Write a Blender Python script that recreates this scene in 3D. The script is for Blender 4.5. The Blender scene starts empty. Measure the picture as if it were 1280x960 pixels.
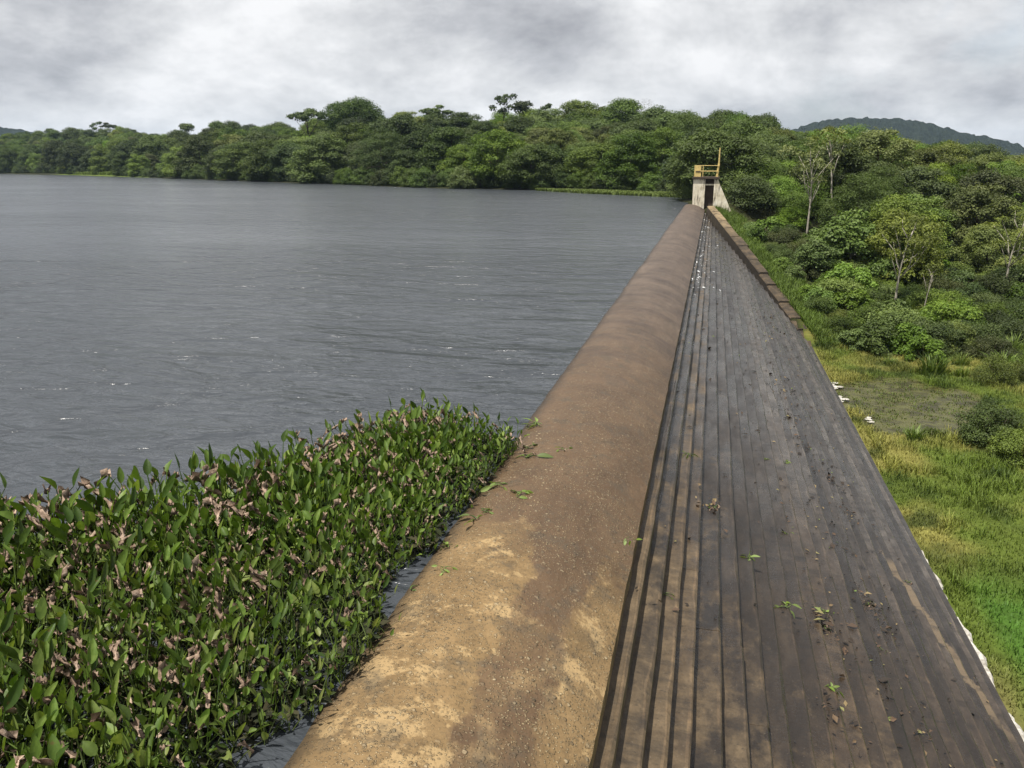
import bpy, math, random
import numpy as np
from mathutils import Vector, Matrix, Euler

SC = bpy.context.scene
COL = SC.collection
RNG = np.random.default_rng(7)
random.seed(7)

# ------------------------------------------------------------------ camera
F = 1020.0; HC = 3.6
TH = math.atan((480-205)/F); PSI = math.atan((893-640)/F*math.cos(TH))
cam = bpy.data.cameras.new('camera'); camo = bpy.data.objects.new('camera', cam); COL.objects.link(camo)
cam.sensor_width = 36; cam.lens = 36*F/1280
cam.clip_start = 0.1; cam.clip_end = 9000
camo.location = (0, 0, HC); camo.rotation_euler = (math.pi/2-TH, 0, PSI)
SC.camera = camo

# ------------------------------------------------------------------ light
SUN = Vector((-0.20, -0.32, 1.0)).normalized()
SUN_EL = math.asin(SUN.z); SUN_AZ = math.atan2(SUN.x, SUN.y)
sl = bpy.data.lights.new('sun', 'SUN'); sl.energy = 4.7; sl.angle = math.radians(0.6); sl.color = (1.0, 0.945, 0.86)
so = bpy.data.objects.new('sun', sl); COL.objects.link(so)
so.rotation_euler = SUN.to_track_quat('Z', 'Y').to_euler(); so.location = (0, 0, 60)

W = bpy.data.worlds.new('World'); SC.world = W; W.use_nodes = True
nt = W.node_tree; N = nt.nodes; L = nt.links; N.clear()
def wn(t, **k):
    n = N.new(t)
    for a, b in k.items(): setattr(n, a, b)
    return n
def wmath(op, a, b=None):
    n = wn('ShaderNodeMath', operation=op)
    for i, v in enumerate((a, b)):
        if v is None: continue
        if isinstance(v, (int, float)): n.inputs[i].default_value = v
        else: L.new(v, n.inputs[i])
    return n.outputs[0]
def wramp(fac, stops):
    r = wn('ShaderNodeValToRGB'); cr = r.color_ramp
    while len(cr.elements) < len(stops): cr.elements.new(0.5)
    for e, (p, c) in zip(cr.elements, stops):
        e.position = p; e.color = (*c, 1) if len(c) == 3 else c
    L.new(fac, r.inputs[0]); return r.outputs[0]
sky = wn('ShaderNodeTexSky', sky_type='NISHITA'); sky.sun_disc = False
sky.sun_elevation = SUN_EL; sky.sun_rotation = SUN_AZ
sky.dust_density = 2.0
skym = wn('ShaderNodeVectorMath', operation='SCALE'); L.new(sky.outputs[0], skym.inputs[0]); skym.inputs[3].default_value = 0.11
tc = wn('ShaderNodeTexCoord'); sx = wn('ShaderNodeSeparateXYZ'); L.new(tc.outputs['Generated'], sx.inputs[0])
zz = wmath('ADD', wmath('MAXIMUM', sx.outputs[2], 0.0), 0.42)
cx = wmath('DIVIDE', sx.outputs[0], zz); cy = wmath('DIVIDE', sx.outputs[1], zz)
cb = wn('ShaderNodeCombineXYZ'); L.new(cx, cb.inputs[0]); L.new(cy, cb.inputs[1]); cb.inputs[2].default_value = 3.1
def wnoise(sc, det, ro, dist=0.0, off=(0, 0, 0)):
    mp = wn('ShaderNodeMapping'); mp.inputs['Location'].default_value = off
    L.new(cb.outputs[0], mp.inputs[0])
    n = wn('ShaderNodeTexNoise'); n.inputs['Scale'].default_value = sc; n.inputs['Detail'].default_value = det
    n.inputs['Roughness'].default_value = ro; n.inputs['Distortion'].default_value = dist
    L.new(mp.outputs[0], n.inputs[0]); return n.outputs[0]
n1 = wnoise(2.1, 12, 0.62, 0.12, (1.4, 0.6, 0))
n2 = wnoise(0.85, 5, 0.5, 0.2, (4.0, 9.2, 0))
fac = wmath('ADD', wmath('MULTIPLY', n1, 0.62), wmath('MULTIPLY', n2, 0.38))
ccol = wramp(fac, [(0.41, (0.29, 0.295, 0.315)), (0.475, (0.42, 0.425, 0.445)), (0.53, (0.56, 0.565, 0.575)), (0.60, (0.74, 0.74, 0.745))])
gap = wramp(wnoise(0.55, 8, 0.6, 0.3, (7.3, 2.2, 5.0)), [(0.60, (0, 0, 0)), (0.72, (0.75, 0.75, 0.75))])
mix = wn('ShaderNodeMix', data_type='RGBA'); L.new(gap, mix.inputs[0]); L.new(ccol, mix.inputs[6]); L.new(skym.outputs[0], mix.inputs[7])
bg = wn('ShaderNodeBackground'); L.new(mix.outputs[2], bg.inputs[0]); bg.inputs[1].default_value = 0.92
wo = wn('ShaderNodeOutputWorld'); L.new(bg.outputs[0], wo.inputs[0])

SC.view_settings.view_transform = 'Standard'; SC.view_settings.look = 'None'
SC.view_settings.gamma = 1.0; SC.view_settings.exposure = 0.55; SC.view_settings.use_curve_mapping = False
SC.render.engine = 'CYCLES'

# ------------------------------------------------------------------ pixel helpers (direction only)
FW = np.array([-math.sin(PSI)*math.cos(TH), math.cos(PSI)*math.cos(TH), -math.sin(TH)])
RT = np.array([math.cos(PSI), math.sin(PSI), 0.0]); UP = np.cross(RT, FW); C0 = np.array([0, 0, HC])
def ray(x, y): return FW + RT*(x-640)/F + UP*(480-y)/F
def onz(x, y, z):
    d = ray(x, y); return C0 + d*((z-HC)/d[2])
def ony(x, y, Y):
    d = ray(x, y); return C0 + d*(Y/d[1])
def proj(P):
    v = np.asarray(P, float)-C0; D = v@FW
    return 640+F*(v@RT)/D, 480-F*(v@UP)/D, D

# ------------------------------------------------------------------ node material helpers
class Mat:
    def __init__(s, name):
        s.m = bpy.data.materials.new(name); s.m.use_nodes = True
        s.t = s.m.node_tree; s.n = s.t.nodes; s.l = s.t.links
        s.b = s.n['Principled BSDF']; s.o = s.n['Material Output']
    def new(s, t, **k):
        n = s.n.new(t)
        for a, b in k.items(): setattr(n, a, b)
        return n
    def put(s, sock, v):
        if hasattr(v, 'is_output') or isinstance(v, bpy.types.NodeSocket): s.l.new(v, sock)
        elif isinstance(v, (tuple, list)) and len(v) == 3 and sock.type == 'RGBA': sock.default_value = (*v, 1)
        else: sock.default_value = v
    def coord(s, kind='Object'):
        return s.new('ShaderNodeTexCoord').outputs[kind]
    def pos(s): return s.new('ShaderNodeNewGeometry').outputs['Position']
    def map(s, v, scale=(1, 1, 1), loc=(0, 0, 0), rot=(0, 0, 0)):
        n = s.new('ShaderNodeMapping'); s.l.new(v, n.inputs[0])
        n.inputs['Scale'].default_value = scale; n.inputs['Location'].default_value = loc; n.inputs['Rotation'].default_value = rot
        return n.outputs[0]
    def noise(s, v, sc, det=4, ro=0.5, dist=0.0):
        n = s.new('ShaderNodeTexNoise'); s.l.new(v, n.inputs[0]); n.inputs['Scale'].default_value = sc
        n.inputs['Detail'].default_value = det; n.inputs['Roughness'].default_value = ro; n.inputs['Distortion'].default_value = dist
        return n.outputs[0]
    def voro(s, v, sc, out='Distance', feat='F1', rnd=1.0):
        n = s.new('ShaderNodeTexVoronoi', feature=feat); s.l.new(v, n.inputs[0]); n.inputs['Scale'].default_value = sc
        n.inputs['Randomness'].default_value = rnd
        return n.outputs[out]
    def ramp(s, f, stops, interp='LINEAR'):
        r = s.new('ShaderNodeValToRGB'); cr = r.color_ramp; cr.interpolation = interp
        while len(cr.elements) < len(stops): cr.elements.new(0.5)
        for e, (p, c) in zip(cr.elements, stops):
            e.position = p; e.color = (c, c, c, 1) if isinstance(c, (int, float)) else (*c, 1)
        s.l.new(f, r.inputs[0]); return r.outputs[0]
    def math(s, op, a, b=0.0, clamp=False):
        n = s.new('ShaderNodeMath', operation=op); n.use_clamp = clamp
        s.put(n.inputs[0], a); s.put(n.inputs[1], b); return n.outputs[0]
    def mix(s, f, a, b, blend='MIX'):
        n = s.new('ShaderNodeMix', data_type='RGBA', blend_type=blend)
        s.put(n.inputs[0], f); s.put(n.inputs[6], a); s.put(n.inputs[7], b); return n.outputs[2]
    def xyz(s, v):
        n = s.new('ShaderNodeSeparateXYZ'); s.l.new(v, n.inputs[0]); return n.outputs
    def attr(s, name, out='Fac'):
        n = s.new('ShaderNodeAttribute'); n.attribute_name = name; return n.outputs[out]
    def rand(s): return s.new('ShaderNodeObjectInfo').outputs['Random']
    def range(s, v, a, b, c=0.0, d=1.0, smooth=True):
        n = s.new('ShaderNodeMapRange'); n.interpolation_type = 'SMOOTHSTEP' if smooth else 'LINEAR'
        s.put(n.inputs[0], v); n.inputs[1].default_value = a; n.inputs[2].default_value = b
        n.inputs[3].default_value = c; n.inputs[4].default_value = d; return n.outputs[0]
    def bump(s, h, strength, dist, prev=None):
        n = s.new('ShaderNodeBump'); s.l.new(h, n.inputs['Height']); n.inputs['Strength'].default_value = strength
        n.inputs['Distance'].default_value = dist
        if prev: s.l.new(prev, n.inputs['Normal'])
        return n.outputs[0]
    def set(s, **k):
        for a, v in k.items(): s.put(s.b.inputs[a.replace('_', ' ')], v)
        return s.m

def leaf_mat(name, dark, mid, light, hue_var=0.5, transl=0.27, rough=0.55, spec=0.3, tint=(0.16, 0.15, 0.03)):
    m = Mat(name)
    c = m.ramp(m.attr('rnd'), [(0.0, dark), (0.5, mid), (1.0, light)])
    r = m.rand()
    c = m.mix(m.math('MULTIPLY', r, hue_var), c, tint, 'MIX')
    hv = m.new('ShaderNodeHueSaturation'); m.l.new(c, hv.inputs['Color'])
    m.put(hv.inputs['Value'], m.range(m.math('FRACT', m.math('MULTIPLY', r, 7.31)), 0, 1, 0.50, 1.50, False))
    m.put(hv.inputs['Saturation'], m.range(m.math('FRACT', m.math('MULTIPLY', r, 13.7)), 0, 1, 0.82, 1.1, False))
    c = hv.outputs[0]
    m.set(Base_Color=c, Roughness=rough, Specular_IOR_Level=spec)
    t = m.new('ShaderNodeBsdfTranslucent'); m.l.new(m.mix(1.0, c, (1.15, 1.2, 0.6), 'MULTIPLY'), t.inputs[0])
    ms = m.new('ShaderNodeMixShader'); ms.inputs[0].default_value = transl
    m.l.new(m.b.outputs[0], ms.inputs[1]); m.l.new(t.outputs[0], ms.inputs[2]); m.l.new(ms.outputs[0], m.o.inputs[0])
    return m.m

def plain(name, col, rough=0.8, var=0.25, sc=3.0, bump=0.2, dist=0.02, spec=0.3):
    m = Mat(name); v = m.pos(); n = m.noise(v, sc, 6, 0.6)
    c = m.mix(m.ramp(n, [(0.3, 0.0), (0.7, 1.0)]), tuple(x*(1-var) for x in col), tuple(min(1, x*(1+var)) for x in col))
    return m.set(Base_Color=c, Roughness=rough, Specular_IOR_Level=spec, Normal=m.bump(m.noise(v, sc*8, 5, 0.6), bump, dist))

# ------------------------------------------------------------------ mesh helpers
def mesh_np(name, V, faces, mats=(), fmat=None, smooth=False, rnd=None, col=None):
    """faces: (n,k) int array, or a list of such arrays."""
    if not isinstance(faces, list): faces = [faces]
    faces = [np.asarray(f, np.int32) for f in faces if len(f)]
    me = bpy.data.meshes.new(name)
    V = np.asarray(V, np.float32); me.vertices.add(len(V)); me.vertices.foreach_set('co', V.ravel())
    nl = sum(f.size for f in faces); nf = sum(len(f) for f in faces)
    me.loops.add(nl); me.polygons.add(nf)
    me.loops.foreach_set('vertex_index', np.concatenate([f.ravel() for f in faces]))
    tot = np.concatenate([np.full(len(f), f.shape[1], np.int32) for f in faces])
    me.polygons.foreach_set('loop_start', np.concatenate([[0], np.cumsum(tot)[:-1]]).astype(np.int32))
    for m in mats: me.materials.append(m)
    if fmat is not None: me.polygons.foreach_set('material_index', np.asarray(fmat, np.int32))
    me.update(calc_edges=True)
    me.polygons.foreach_set('use_smooth', np.full(nf, bool(smooth)))
    if rnd is not None:
        a = me.attributes.new('rnd', 'FLOAT', 'FACE'); a.data.foreach_set('value', np.asarray(rnd, np.float32))
    if col is not None:
        a = me.attributes.new('gcol', 'FLOAT_COLOR', 'POINT')
        a.data.foreach_set('color', np.concatenate([np.asarray(col, np.float32), np.ones((len(col), 1), np.float32)], 1).ravel())
    me.validate(); return me
def link(name, me, parent=None, loc=None, **props):
    o = bpy.data.objects.new(name, me); COL.objects.link(o)
    if parent: o.parent = parent
    if loc is not None: o.location = loc
    for k, v in props.items(): o[k] = v
    return o
def thing(name, loc, label, cat, group=None, rz=0.0, s=1.0):
    o = bpy.data.objects.new(name, None); COL.objects.link(o)
    o.empty_display_size = 0.2
    o.location = loc; o.rotation_euler = (0, 0, rz); o.scale = (s, s, s)
    o['label'] = label; o['category'] = cat
    if group: o['group'] = group
    return o
class MB:
    def __init__(s): s.v = []; s.f4 = []; s.f3 = []; s.k = 0
    def add(s, V, F4=(), F3=()):
        k = s.k; s.v.extend([tuple(p) for p in V]); s.k += len(V)
        s.f4 += [tuple(i+k for i in f) for f in F4]; s.f3 += [tuple(i+k for i in f) for f in F3]
    def box(s, a, b):
        (x0, y0, z0), (x1, y1, z1) = a, b
        s.add([(x0, y0, z0), (x1, y0, z0), (x1, y1, z0), (x0, y1, z0), (x0, y0, z1), (x1, y0, z1), (x1, y1, z1), (x0, y1, z1)],
              [(0, 3, 2, 1), (4, 5, 6, 7), (0, 1, 5, 4), (1, 2, 6, 5), (2, 3, 7, 6), (3, 0, 4, 7)])
    def tube(s, pts, rad, n=6, cap=True):
        pts = [Vector(p) for p in pts]; rings = []
        for i, p in enumerate(pts):
            d = (pts[min(i+1, len(pts)-1)]-pts[max(i-1, 0)]).normalized()
            a = d.orthogonal().normalized() if i == 0 else (a - d*a.dot(d)).normalized()
            b = d.cross(a); r = rad[i] if hasattr(rad, '__len__') else rad
            rings.append([p+(a*math.cos(t)+b*math.sin(t))*r for t in [2*math.pi*j/n for j in range(n)]])
        F4 = [(i*n+j, i*n+(j+1) % n, (i+1)*n+(j+1) % n, (i+1)*n+j) for i in range(len(pts)-1) for j in range(n)]
        F3 = []
        V = [q for r in rings for q in r]
        if cap:
            V += [pts[0], pts[-1]]; c0 = len(V)-2; m = (len(pts)-1)*n
            F3 += [(c0, (j+1) % n, j) for j in range(n)] + [(c0+1, m+j, m+(j+1) % n) for j in range(n)]
        s.add(V, F4, F3)
    def mesh(s, name, mat, smooth=False):
        return mesh_np(name, np.array([tuple(p) for p in s.v]), [np.array(s.f4).reshape(-1, 4), np.array(s.f3).reshape(-1, 3)], [mat], smooth=smooth)
    def obj(s, name, mat, parent=None, smooth=False, **p): return link(name, s.mesh(name, mat, smooth), parent, **p)
def bevel(o, w=0.02, seg=2):
    b = o.modifiers.new('bevel', 'BEVEL'); b.width = w; b.segments = seg; b.limit_method = 'ANGLE'; return o
def vnoise(x, y, s, seed=0):
    """smooth value noise, numpy"""
    x = np.asarray(x)*s; y = np.asarray(y)*s
    xi = np.floor(x).astype(np.int64); yi = np.floor(y).astype(np.int64); fx = x-xi; fy = y-yi
    fx = fx*fx*(3-2*fx); fy = fy*fy*(3-2*fy)
    def h(a, b):
        n = (a*374761393 + b*668265263 + seed*974634777) & 0x7fffffff
        n = ((n ^ (n >> 13))*1274126177) & 0x7fffffff
        return ((n ^ (n >> 16)) & 0xffff)/65535.0
    return (h(xi, yi)*(1-fx)+h(xi+1, yi)*fx)*(1-fy) + (h(xi, yi+1)*(1-fx)+h(xi+1, yi+1)*fx)*fy
def fbm(x, y, s, o=4, seed=0):
    t = 0; a = 0.5
    for i in range(o): t = t + a*vnoise(x, y, s*2**i, seed+i); a *= 0.5
    return t

# ------------------------------------------------------------------ layout of the dam
YEND = 77.0; Y0 = -6.0
EDGE_X = [-0.585, -0.4515, -0.260, -0.0794, 0.111, 0.395, 0.653, 0.895, 1.146, 1.405]
EDGE_Z = [-0.39]
for k in range(1, 10): EDGE_Z.append(-0.40-0.22*k)
while EDGE_Z[-1]-0.22 > -6.5: EDGE_Z.append(EDGE_Z[-1]-0.22); EDGE_X.append(EDGE_X[-1]+0.2555)
ZF = EDGE_Z[-1]-0.22                       # valley floor at the toe
XT = EDGE_X[-1]
WA = np.array([XT, 47.5, ZF]); WB = np.array([-0.45, YEND, -0.5])   # where the training wall meets the stepped face
def wall_y(x): return WA[1]+(WB[1]-WA[1])*(XT-x)/(XT-WB[0])
CAP = [(-3.3, -3.0), (-2.95, -0.9), (-2.72, -0.32), (-2.52, -0.08), (-2.36, 0.03), (-2.15, 0.085), (-1.9, 0.10), (-1.65, 0.08), (-1.4, 0.03), (-1.15, -0.055), (-0.92, -0.17), (-0.74, -0.28), (-0.585, -0.39)]
def face_z(x):
    if x <= EDGE_X[0]: return float(np.interp(x, [c[0] for c in CAP], [c[1] for c in CAP]))
    for k in range(1, len(EDGE_X)):
        if x <= EDGE_X[k]: return EDGE_Z[k]
    return ZF
def hit_face(px, py):
    d = ray(px, py)
    for t in np.arange(2, 120, 0.004):
        p = C0+d*t
        if p[2] <= face_z(p[0]): return np.array([p[0], p[1], face_z(p[0])])
    return p

# ------------------------------------------------------------------ terrain
CT = []
def ct(x, y, z): CT.append((x, y, z))
for x, y in [(-12, -60), (-12, 0), (-12, 40), (-14, 75), (-60, -80), (-60, 0), (-60, 60), (-140, 0), (-140, 90), (-250, -60), (-250, 120), (-330, 180), (-420, 60), (-30, 95), (-70, 110), (-180, 170), (-700, -100), (-650, 150)]: ct(x, y, -4.5)
SHORE = [(-620, 300), (-450, 290), (-340, 288), (-270, 273), (-205, 240), (-160, 208), (-124, 183), (-98, 164), (-71, 145), (-53, 131), (-39, 121), (-22, 117), (-10, 113), (-3, 104), (-1.0, 92), (-1.6, 82)]
for x, y in SHORE: ct(x, y, 0.05)
for i in range(1, len(SHORE)-3):
    a = np.array(SHORE[i-1]); b = np.array(SHORE[i+1]); d = (b-a)/np.linalg.norm(b-a); n = np.array([-d[1], d[0]])
    p = np.array(SHORE[i])+n*14; ct(p[0], p[1], 1.7)
def pcol(px, py, D, dz):           # a point of canopy at a usual tree height over the ground
    d = ray(px, py); p = C0+d*D; ct(p[0], p[1], p[2]-dz)
for px, py, D, dz in [(-250, 168, 450, 9), (0, 166, 430, 9), (150, 158, 390, 9), (300, 153, 300, 9), (420, 147, 240, 9), (500, 140, 215, 9), (560, 137, 200, 9), (640, 135, 195, 9), (730, 131, 185, 9), (800, 137, 180, 9), (860, 138, 175, 9), (985, 143, 160, 8.5), (1060, 156, 150, 8.5), (1130, 170, 140, 8.5), (1200, 181, 132, 8), (1280, 194, 125, 8), (1450, 205, 120, 8), (1700, 200, 120, 8)]:
    pcol(px, py, D, dz); 
    d = ray(px, py); p = C0+d*(D*1.6); ct(p[0], p[1], 2.0 if px < 900 else -4)
for x, y in [(XT, -40), (XT, 0), (XT, 20), (XT, 40), (20, 0), (20, 20), (25, 40), (14, 47), (20, 55), (40, 20), (60, 0), (60, 50), (90, 30), (30, 62), (60, -60), (12, 54), (10.5, 47), (140, 0), (160, 80), (0, 20), (0, 40), (0, 0)]: ct(x, y, ZF)
# contact of the hillside with the training wall
for t in (0.0, 0.15, 0.3, 0.45, 0.6, 0.75, 0.9, 1.0):
    p = WA+(WB-WA)*t; nrm = np.array([0.97, 0.25])
    ct(p[0]+nrm[0]*1.0, p[1]+nrm[1]*1.0, p[2]+0.25)
    ct(p[0]+nrm[0]*4.0, p[1]+nrm[1]*4.0, max(ZF, p[2]-0.5-0.8*t))
for x, y, z in [(16, 70, -5.0), (22, 80, -4.6), (12, 85, -1.2), (30, 95, -3.0), (8, 96, 1.6), (3, 88, 1.6), (0.5, 82, 1.0), (40, 75, -6), (50, 100, -3.5), (2, 79, 0.4)]: ct(x, y, z)
for x, y in [(-1500, 900), (0, 1500), (1500, 900), (1500, 0), (0, 600), (500, 500), (-500, 700), (600, 0), (-1500, 0), (3000, 3000), (-3000, 3000), (3000, -500), (-3000, -500), (0, 3500)]: ct(x, y, -2.0 if x >= 0 else 1.5)
CT = np.array(CT)
def kern(r): return r
_A = kern(np.linalg.norm(CT[:, None, :2]-CT[None, :, :2], axis=2)); _n = len(CT)
_M = np.zeros((_n+3, _n+3)); _M[:_n, :_n] = _A - 0.4*np.eye(_n); _P = np.c_[np.ones(_n), CT[:, :2]]
_M[:_n, _n:] = _P; _M[_n:, :_n] = _P.T
_w = np.linalg.lstsq(_M, np.r_[CT[:, 2], 0, 0, 0], rcond=None)[0]
def ground_z(x, y):
    x = np.atleast_1d(np.asarray(x, float)).ravel(); y = np.atleast_1d(np.asarray(y, float)).ravel()
    out = np.zeros(len(x))
    for i in range(0, len(x), 20000):
        xs = x[i:i+20000]; ys = y[i:i+20000]
        R = np.hypot(xs[:, None]-CT[None, :, 0], ys[:, None]-CT[None, :, 1])
        out[i:i+20000] = kern(R)@_w[:_n] + _w[_n] + _w[_n+1]*xs + _w[_n+2]*ys
    # valley floor is level near the toe
    fl = np.clip(1-np.hypot(np.maximum(0, np.abs(x-14)-8)/6, np.maximum(0, np.abs(y-20)-24)/6), 0, 1)
    fl = fl*fl*(3-2*fl)*(x > XT-4)
    out = out*(1-fl)+(ZF+0.10*(fbm(x, y, 0.25, 3, 5)-0.45))*fl
    # under the dam the ground drops below the body
    dam = (x > -3.1) & (x < XT-0.3) & (y < YEND-1) & (y < wall_y(np.clip(x, -0.45, XT))-0.4)
    out = np.where(dam, ZF-1.0, out)
    return out

# meadow colours: dead grass, fresh grass, boggy pool
def pool_mask(x, y):
    a = ((x-(9.0+0.05*(37-y)))/3.6)**2+((y-38.0)/4.9)**2
    return np.clip((1.15-a+1.9*(fbm(x, y, 0.55, 4, 3)-0.47))*2.0, 0, 1)
def meadow_col(x, y):
    g = np.array([0.125, 0.172, 0.028]); br = np.array([0.085, 0.182, 0.026]); ye = np.array([0.275, 0.262, 0.070]); dk = np.array([0.035, 0.062, 0.012])
    n = fbm(x, y, 0.33, 4, 11); m = fbm(x, y, 0.9, 3, 23)
    c = g[None]*np.ones((len(x), 1))
    w = np.clip((n-0.42)*5.5, 0, 1)*np.clip((y-20.5)/2.5, 0, 1)*np.clip((58-y)/5, 0, 1); c = c*(1-w[:, None])+ye*w[:, None]
    w = np.clip((0.42-m)*5, 0, 0.8)*np.clip((y-20)/3, 0, 1); c = c*(1-w[:, None])+dk*w[:, None]
    w = np.clip((22.0-y+2*(m-0.5))/2.0, 0, 1)*np.clip((x-XT-0.5)/0.5, 0, 1); c = c*(1-w[:, None])+br*w[:, None]
    w = np.clip((XT+0.9-x+1.5*(n-0.5))/0.6, 0, 1)*np.clip((17.5-y)/2, 0, 1)*0.8; c = c*(1-w[:, None])+np.array([0.26, 0.22, 0.09])*w[:, None]
    return c

def axis(a, b, fine0, fine1, df, grow):
    xs = list(np.arange(fine0, fine1+1e-6, df)); d = df
    while xs[-1] < b: d = min(d*grow, 150); xs.append(xs[-1]+d)
    d = df; lo = []
    x = fine0
    while x > a: d = min(d*grow, 150); x -= d; lo.append(x)
    return np.array(lo[::-1]+xs)
gx = axis(-3000, 3000, 4.5, 26, 0.3, 1.045); gy = axis(-500, 3500, 12, 56, 0.3, 1.035)
GX, GY = np.meshgrid(gx, gy); GZ = ground_z(GX, GY).reshape(GX.shape)
pm = pool_mask(GX.ravel(), GY.ravel()).reshape(GX.shape); GZ = GZ-0.22*pm*((GX > XT) & (GX < 26))
gv = np.stack([GX, GY, GZ], 2).reshape(-1, 3); nx = len(gx); ny = len(gy)
ii = np.arange((ny-1)*nx).reshape(ny-1, nx)[:, :-1].ravel()
gf = np.stack([ii, ii+1, ii+nx+1, ii+nx], 1)
meadow = ((GX > XT-0.5) & (GX < 30) & (GY > -60) & (GY < 52)).ravel()
gc = np.tile(np.array([0.030, 0.034, 0.012]), (len(gv), 1)); gc[meadow] = meadow_col(gv[meadow, 0], gv[meadow, 1])*0.75
pw = (pm.ravel()*meadow)[:, None]; gc = gc*(1-pw)+np.array([0.050, 0.040, 0.018])*pw
sh = ((np.abs(gv[:, 2]-0.35) < 0.6) & (gv[:, 0] < -150) & (gv[:, 0] > -215))[:, None]; gc = np.where(sh, np.array([0.12, 0.17, 0.03]), gc)
m = Mat('ground_soil'); v = m.pos(); c = m.attr('gcol', 'Color')
c = m.mix(m.ramp(m.noise(v, 2.2, 6, 0.65), [(0.3, 0.0), (0.7, 0.8)]), c, m.mix(1.0, c, (0.45, 0.42, 0.38), 'MULTIPLY'))
M_GROUND = m.set(Base_Color=c, Roughness=0.95, Specular_IOR_Level=0.15, Normal=m.bump(m.noise(v, 6.0, 6, 0.65), 0.6, 0.08))
link('ground', mesh_np('ground', gv, gf, [M_GROUND], smooth=True, col=gc), kind='structure')

# ------------------------------------------------------------------ water
m = Mat('lake_water'); v = m.pos()
ax = (0, 0, math.radians(17))
w1 = m.noise(m.map(v, (0.5, 1.0, 1), rot=ax), 1.0, 3, 0.5, 0.5)
w2 = m.noise(m.map(v, (1.3, 2.8, 1), rot=(0, 0, math.radians(24))), 1.0, 4, 0.55, 0.6)
w3 = m.noise(m.map(v, (4.5, 9.5, 1), rot=(0, 0, math.radians(8))), 1.0, 3, 0.6, 0.3)
calm = m.ramp(m.noise(m.map(v, (0.02, 0.045, 1), rot=ax), 1.0, 3, 0.5), [(0.38, 0.35), (0.62, 1.25)])
def ridge(w, p): return m.math('POWER', m.math('SUBTRACT', 1.0, m.math('ABSOLUTE', m.math('SUBTRACT', m.math('MULTIPLY', w, 2.0), 1.0))), p)
w4 = m.noise(m.map(v, (0.55, 1.25, 1), rot=(0, 0, math.radians(20)), loc=(7, 3, 0)), 1.0, 2, 0.5, 0.4)
w5 = m.noise(m.map(v, (0.16, 0.36, 1), rot=(0, 0, math.radians(22)), loc=(2, 8, 0)), 1.0, 3, 0.55, 0.5)
h = m.math('ADD', m.math('ADD', m.math('ADD', m.math('MULTIPLY', w1, 0.55), m.math('MULTIPLY', ridge(w5, 1.6), 0.85)), m.math('MULTIPLY', ridge(w4, 1.8), 0.20)), m.math('ADD', m.math('MULTIPLY', ridge(w2, 1.6), 0.14), m.math('MULTIPLY', w3, 0.05)))
h = m.math('MULTIPLY', h, calm)
M_WATER = m.set(Base_Color=(0.046, 0.052, 0.060), Roughness=0.20, IOR=1.333, Normal=m.bump(h, 1.0, 0.56))
wv = [(-2500, -500, 0), (-2.2, -500, 0), (-2.2, YEND+6, 0), (-1.0, YEND+12, 0), (3, 130, 0), (3, 700, 0), (-2500, 700, 0)]
me = bpy.data.meshes.new('lake_water'); me.from_pydata(wv, [], [tuple(range(len(wv)))]); me.materials.append(M_WATER)
link('lake_water', me, kind='structure')
# boggy pool below the dam
m = Mat('pool_water'); v = m.pos()
c = m.mix(m.ramp(m.noise(v, 1.4, 6, 0.65), [(0.42, 0.0), (0.58, 1.0)]), (0.038, 0.034, 0.014), (0.085, 0.084, 0.028))
M_POOL = m.set(Base_Color=c, Roughness=0.25, IOR=1.333, Normal=m.bump(m.noise(m.map(v, (1, 3, 1)), 2.5, 4, 0.6), 0.5, 0.04))
px_, py_ = np.meshgrid(np.arange(XT-0.3, 15.5, 0.35), np.arange(30, 46, 0.35))
pv = np.stack([px_, py_, np.full(px_.shape, ZF-0.10)], 2).reshape(-1, 3); k = px_.shape[1]
ii = np.arange((px_.shape[0]-1)*k).reshape(-1, k)[:, :-1].ravel(); pf = np.stack([ii, ii+1, ii+k+1, ii+k], 1)
pp = pool_mask(pv[:, 0], pv[:, 1]); pf = pf[(pp[pf].max(1) > 0.12)]
link('pool_water', mesh_np('pool_water', pv, pf, [M_POOL]), kind='structure')

# ------------------------------------------------------------------ dam materials
m = Mat('crest_concrete'); v = m.pos(); X, Yc, Z = m.xyz(v)
big = m.noise(m.map(v, (1.0, 0.6, 1)), 1.1, 8, 0.68, 0.0)
fine = m.noise(v, 9, 6, 0.7)
dry = m.math('ADD', m.range(Yc, 6.0, 8.7, 0.92, 0), m.math('MULTIPLY', m.math('SUBTRACT', big, 0.5), 1.5))
xn = m.math('ADD', X, m.math('MULTIPLY', m.math('SUBTRACT', m.noise(m.map(v, (1, 0.6, 1)), 2.4, 6, 0.65), 0.5), 0.55))
gut = m.math('MULTIPLY', m.range(xn, -1.50, -1.38), m.range(xn, -1.02, -0.80, 1, 0.12))
dryx = m.math('SUBTRACT', dry, m.math('MULTIPLY', gut, 0.62))
dryf = m.ramp(dryx, [(0.28, 0.0), (0.45, 0.5), (0.75, 1.0)])
patch = m.math('MULTIPLY', m.ramp(m.noise(v, 1.5, 9, 0.70, 0.0), [(0.53, 0.0), (0.57, 1.0)]), m.range(Yc, 8.6, 9.3, 1, 0))
wet = m.mix(m.range(Yc, 8, 26), m.ramp(m.noise(m.map(v, (1.2, 0.5, 1)), 1.3, 7, 0.65), [(0.25, (0.056, 0.033, 0.017)), (0.5, (0.098, 0.060, 0.031)), (0.75, (0.135, 0.086, 0.046))]),
            m.ramp(m.noise(m.map(v, (1.6, 0.45, 1)), 1.0, 7, 0.65), [(0.25, (0.060, 0.043, 0.033)), (0.5, (0.100, 0.073, 0.055)), (0.75, (0.140, 0.104, 0.078))]))
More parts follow.
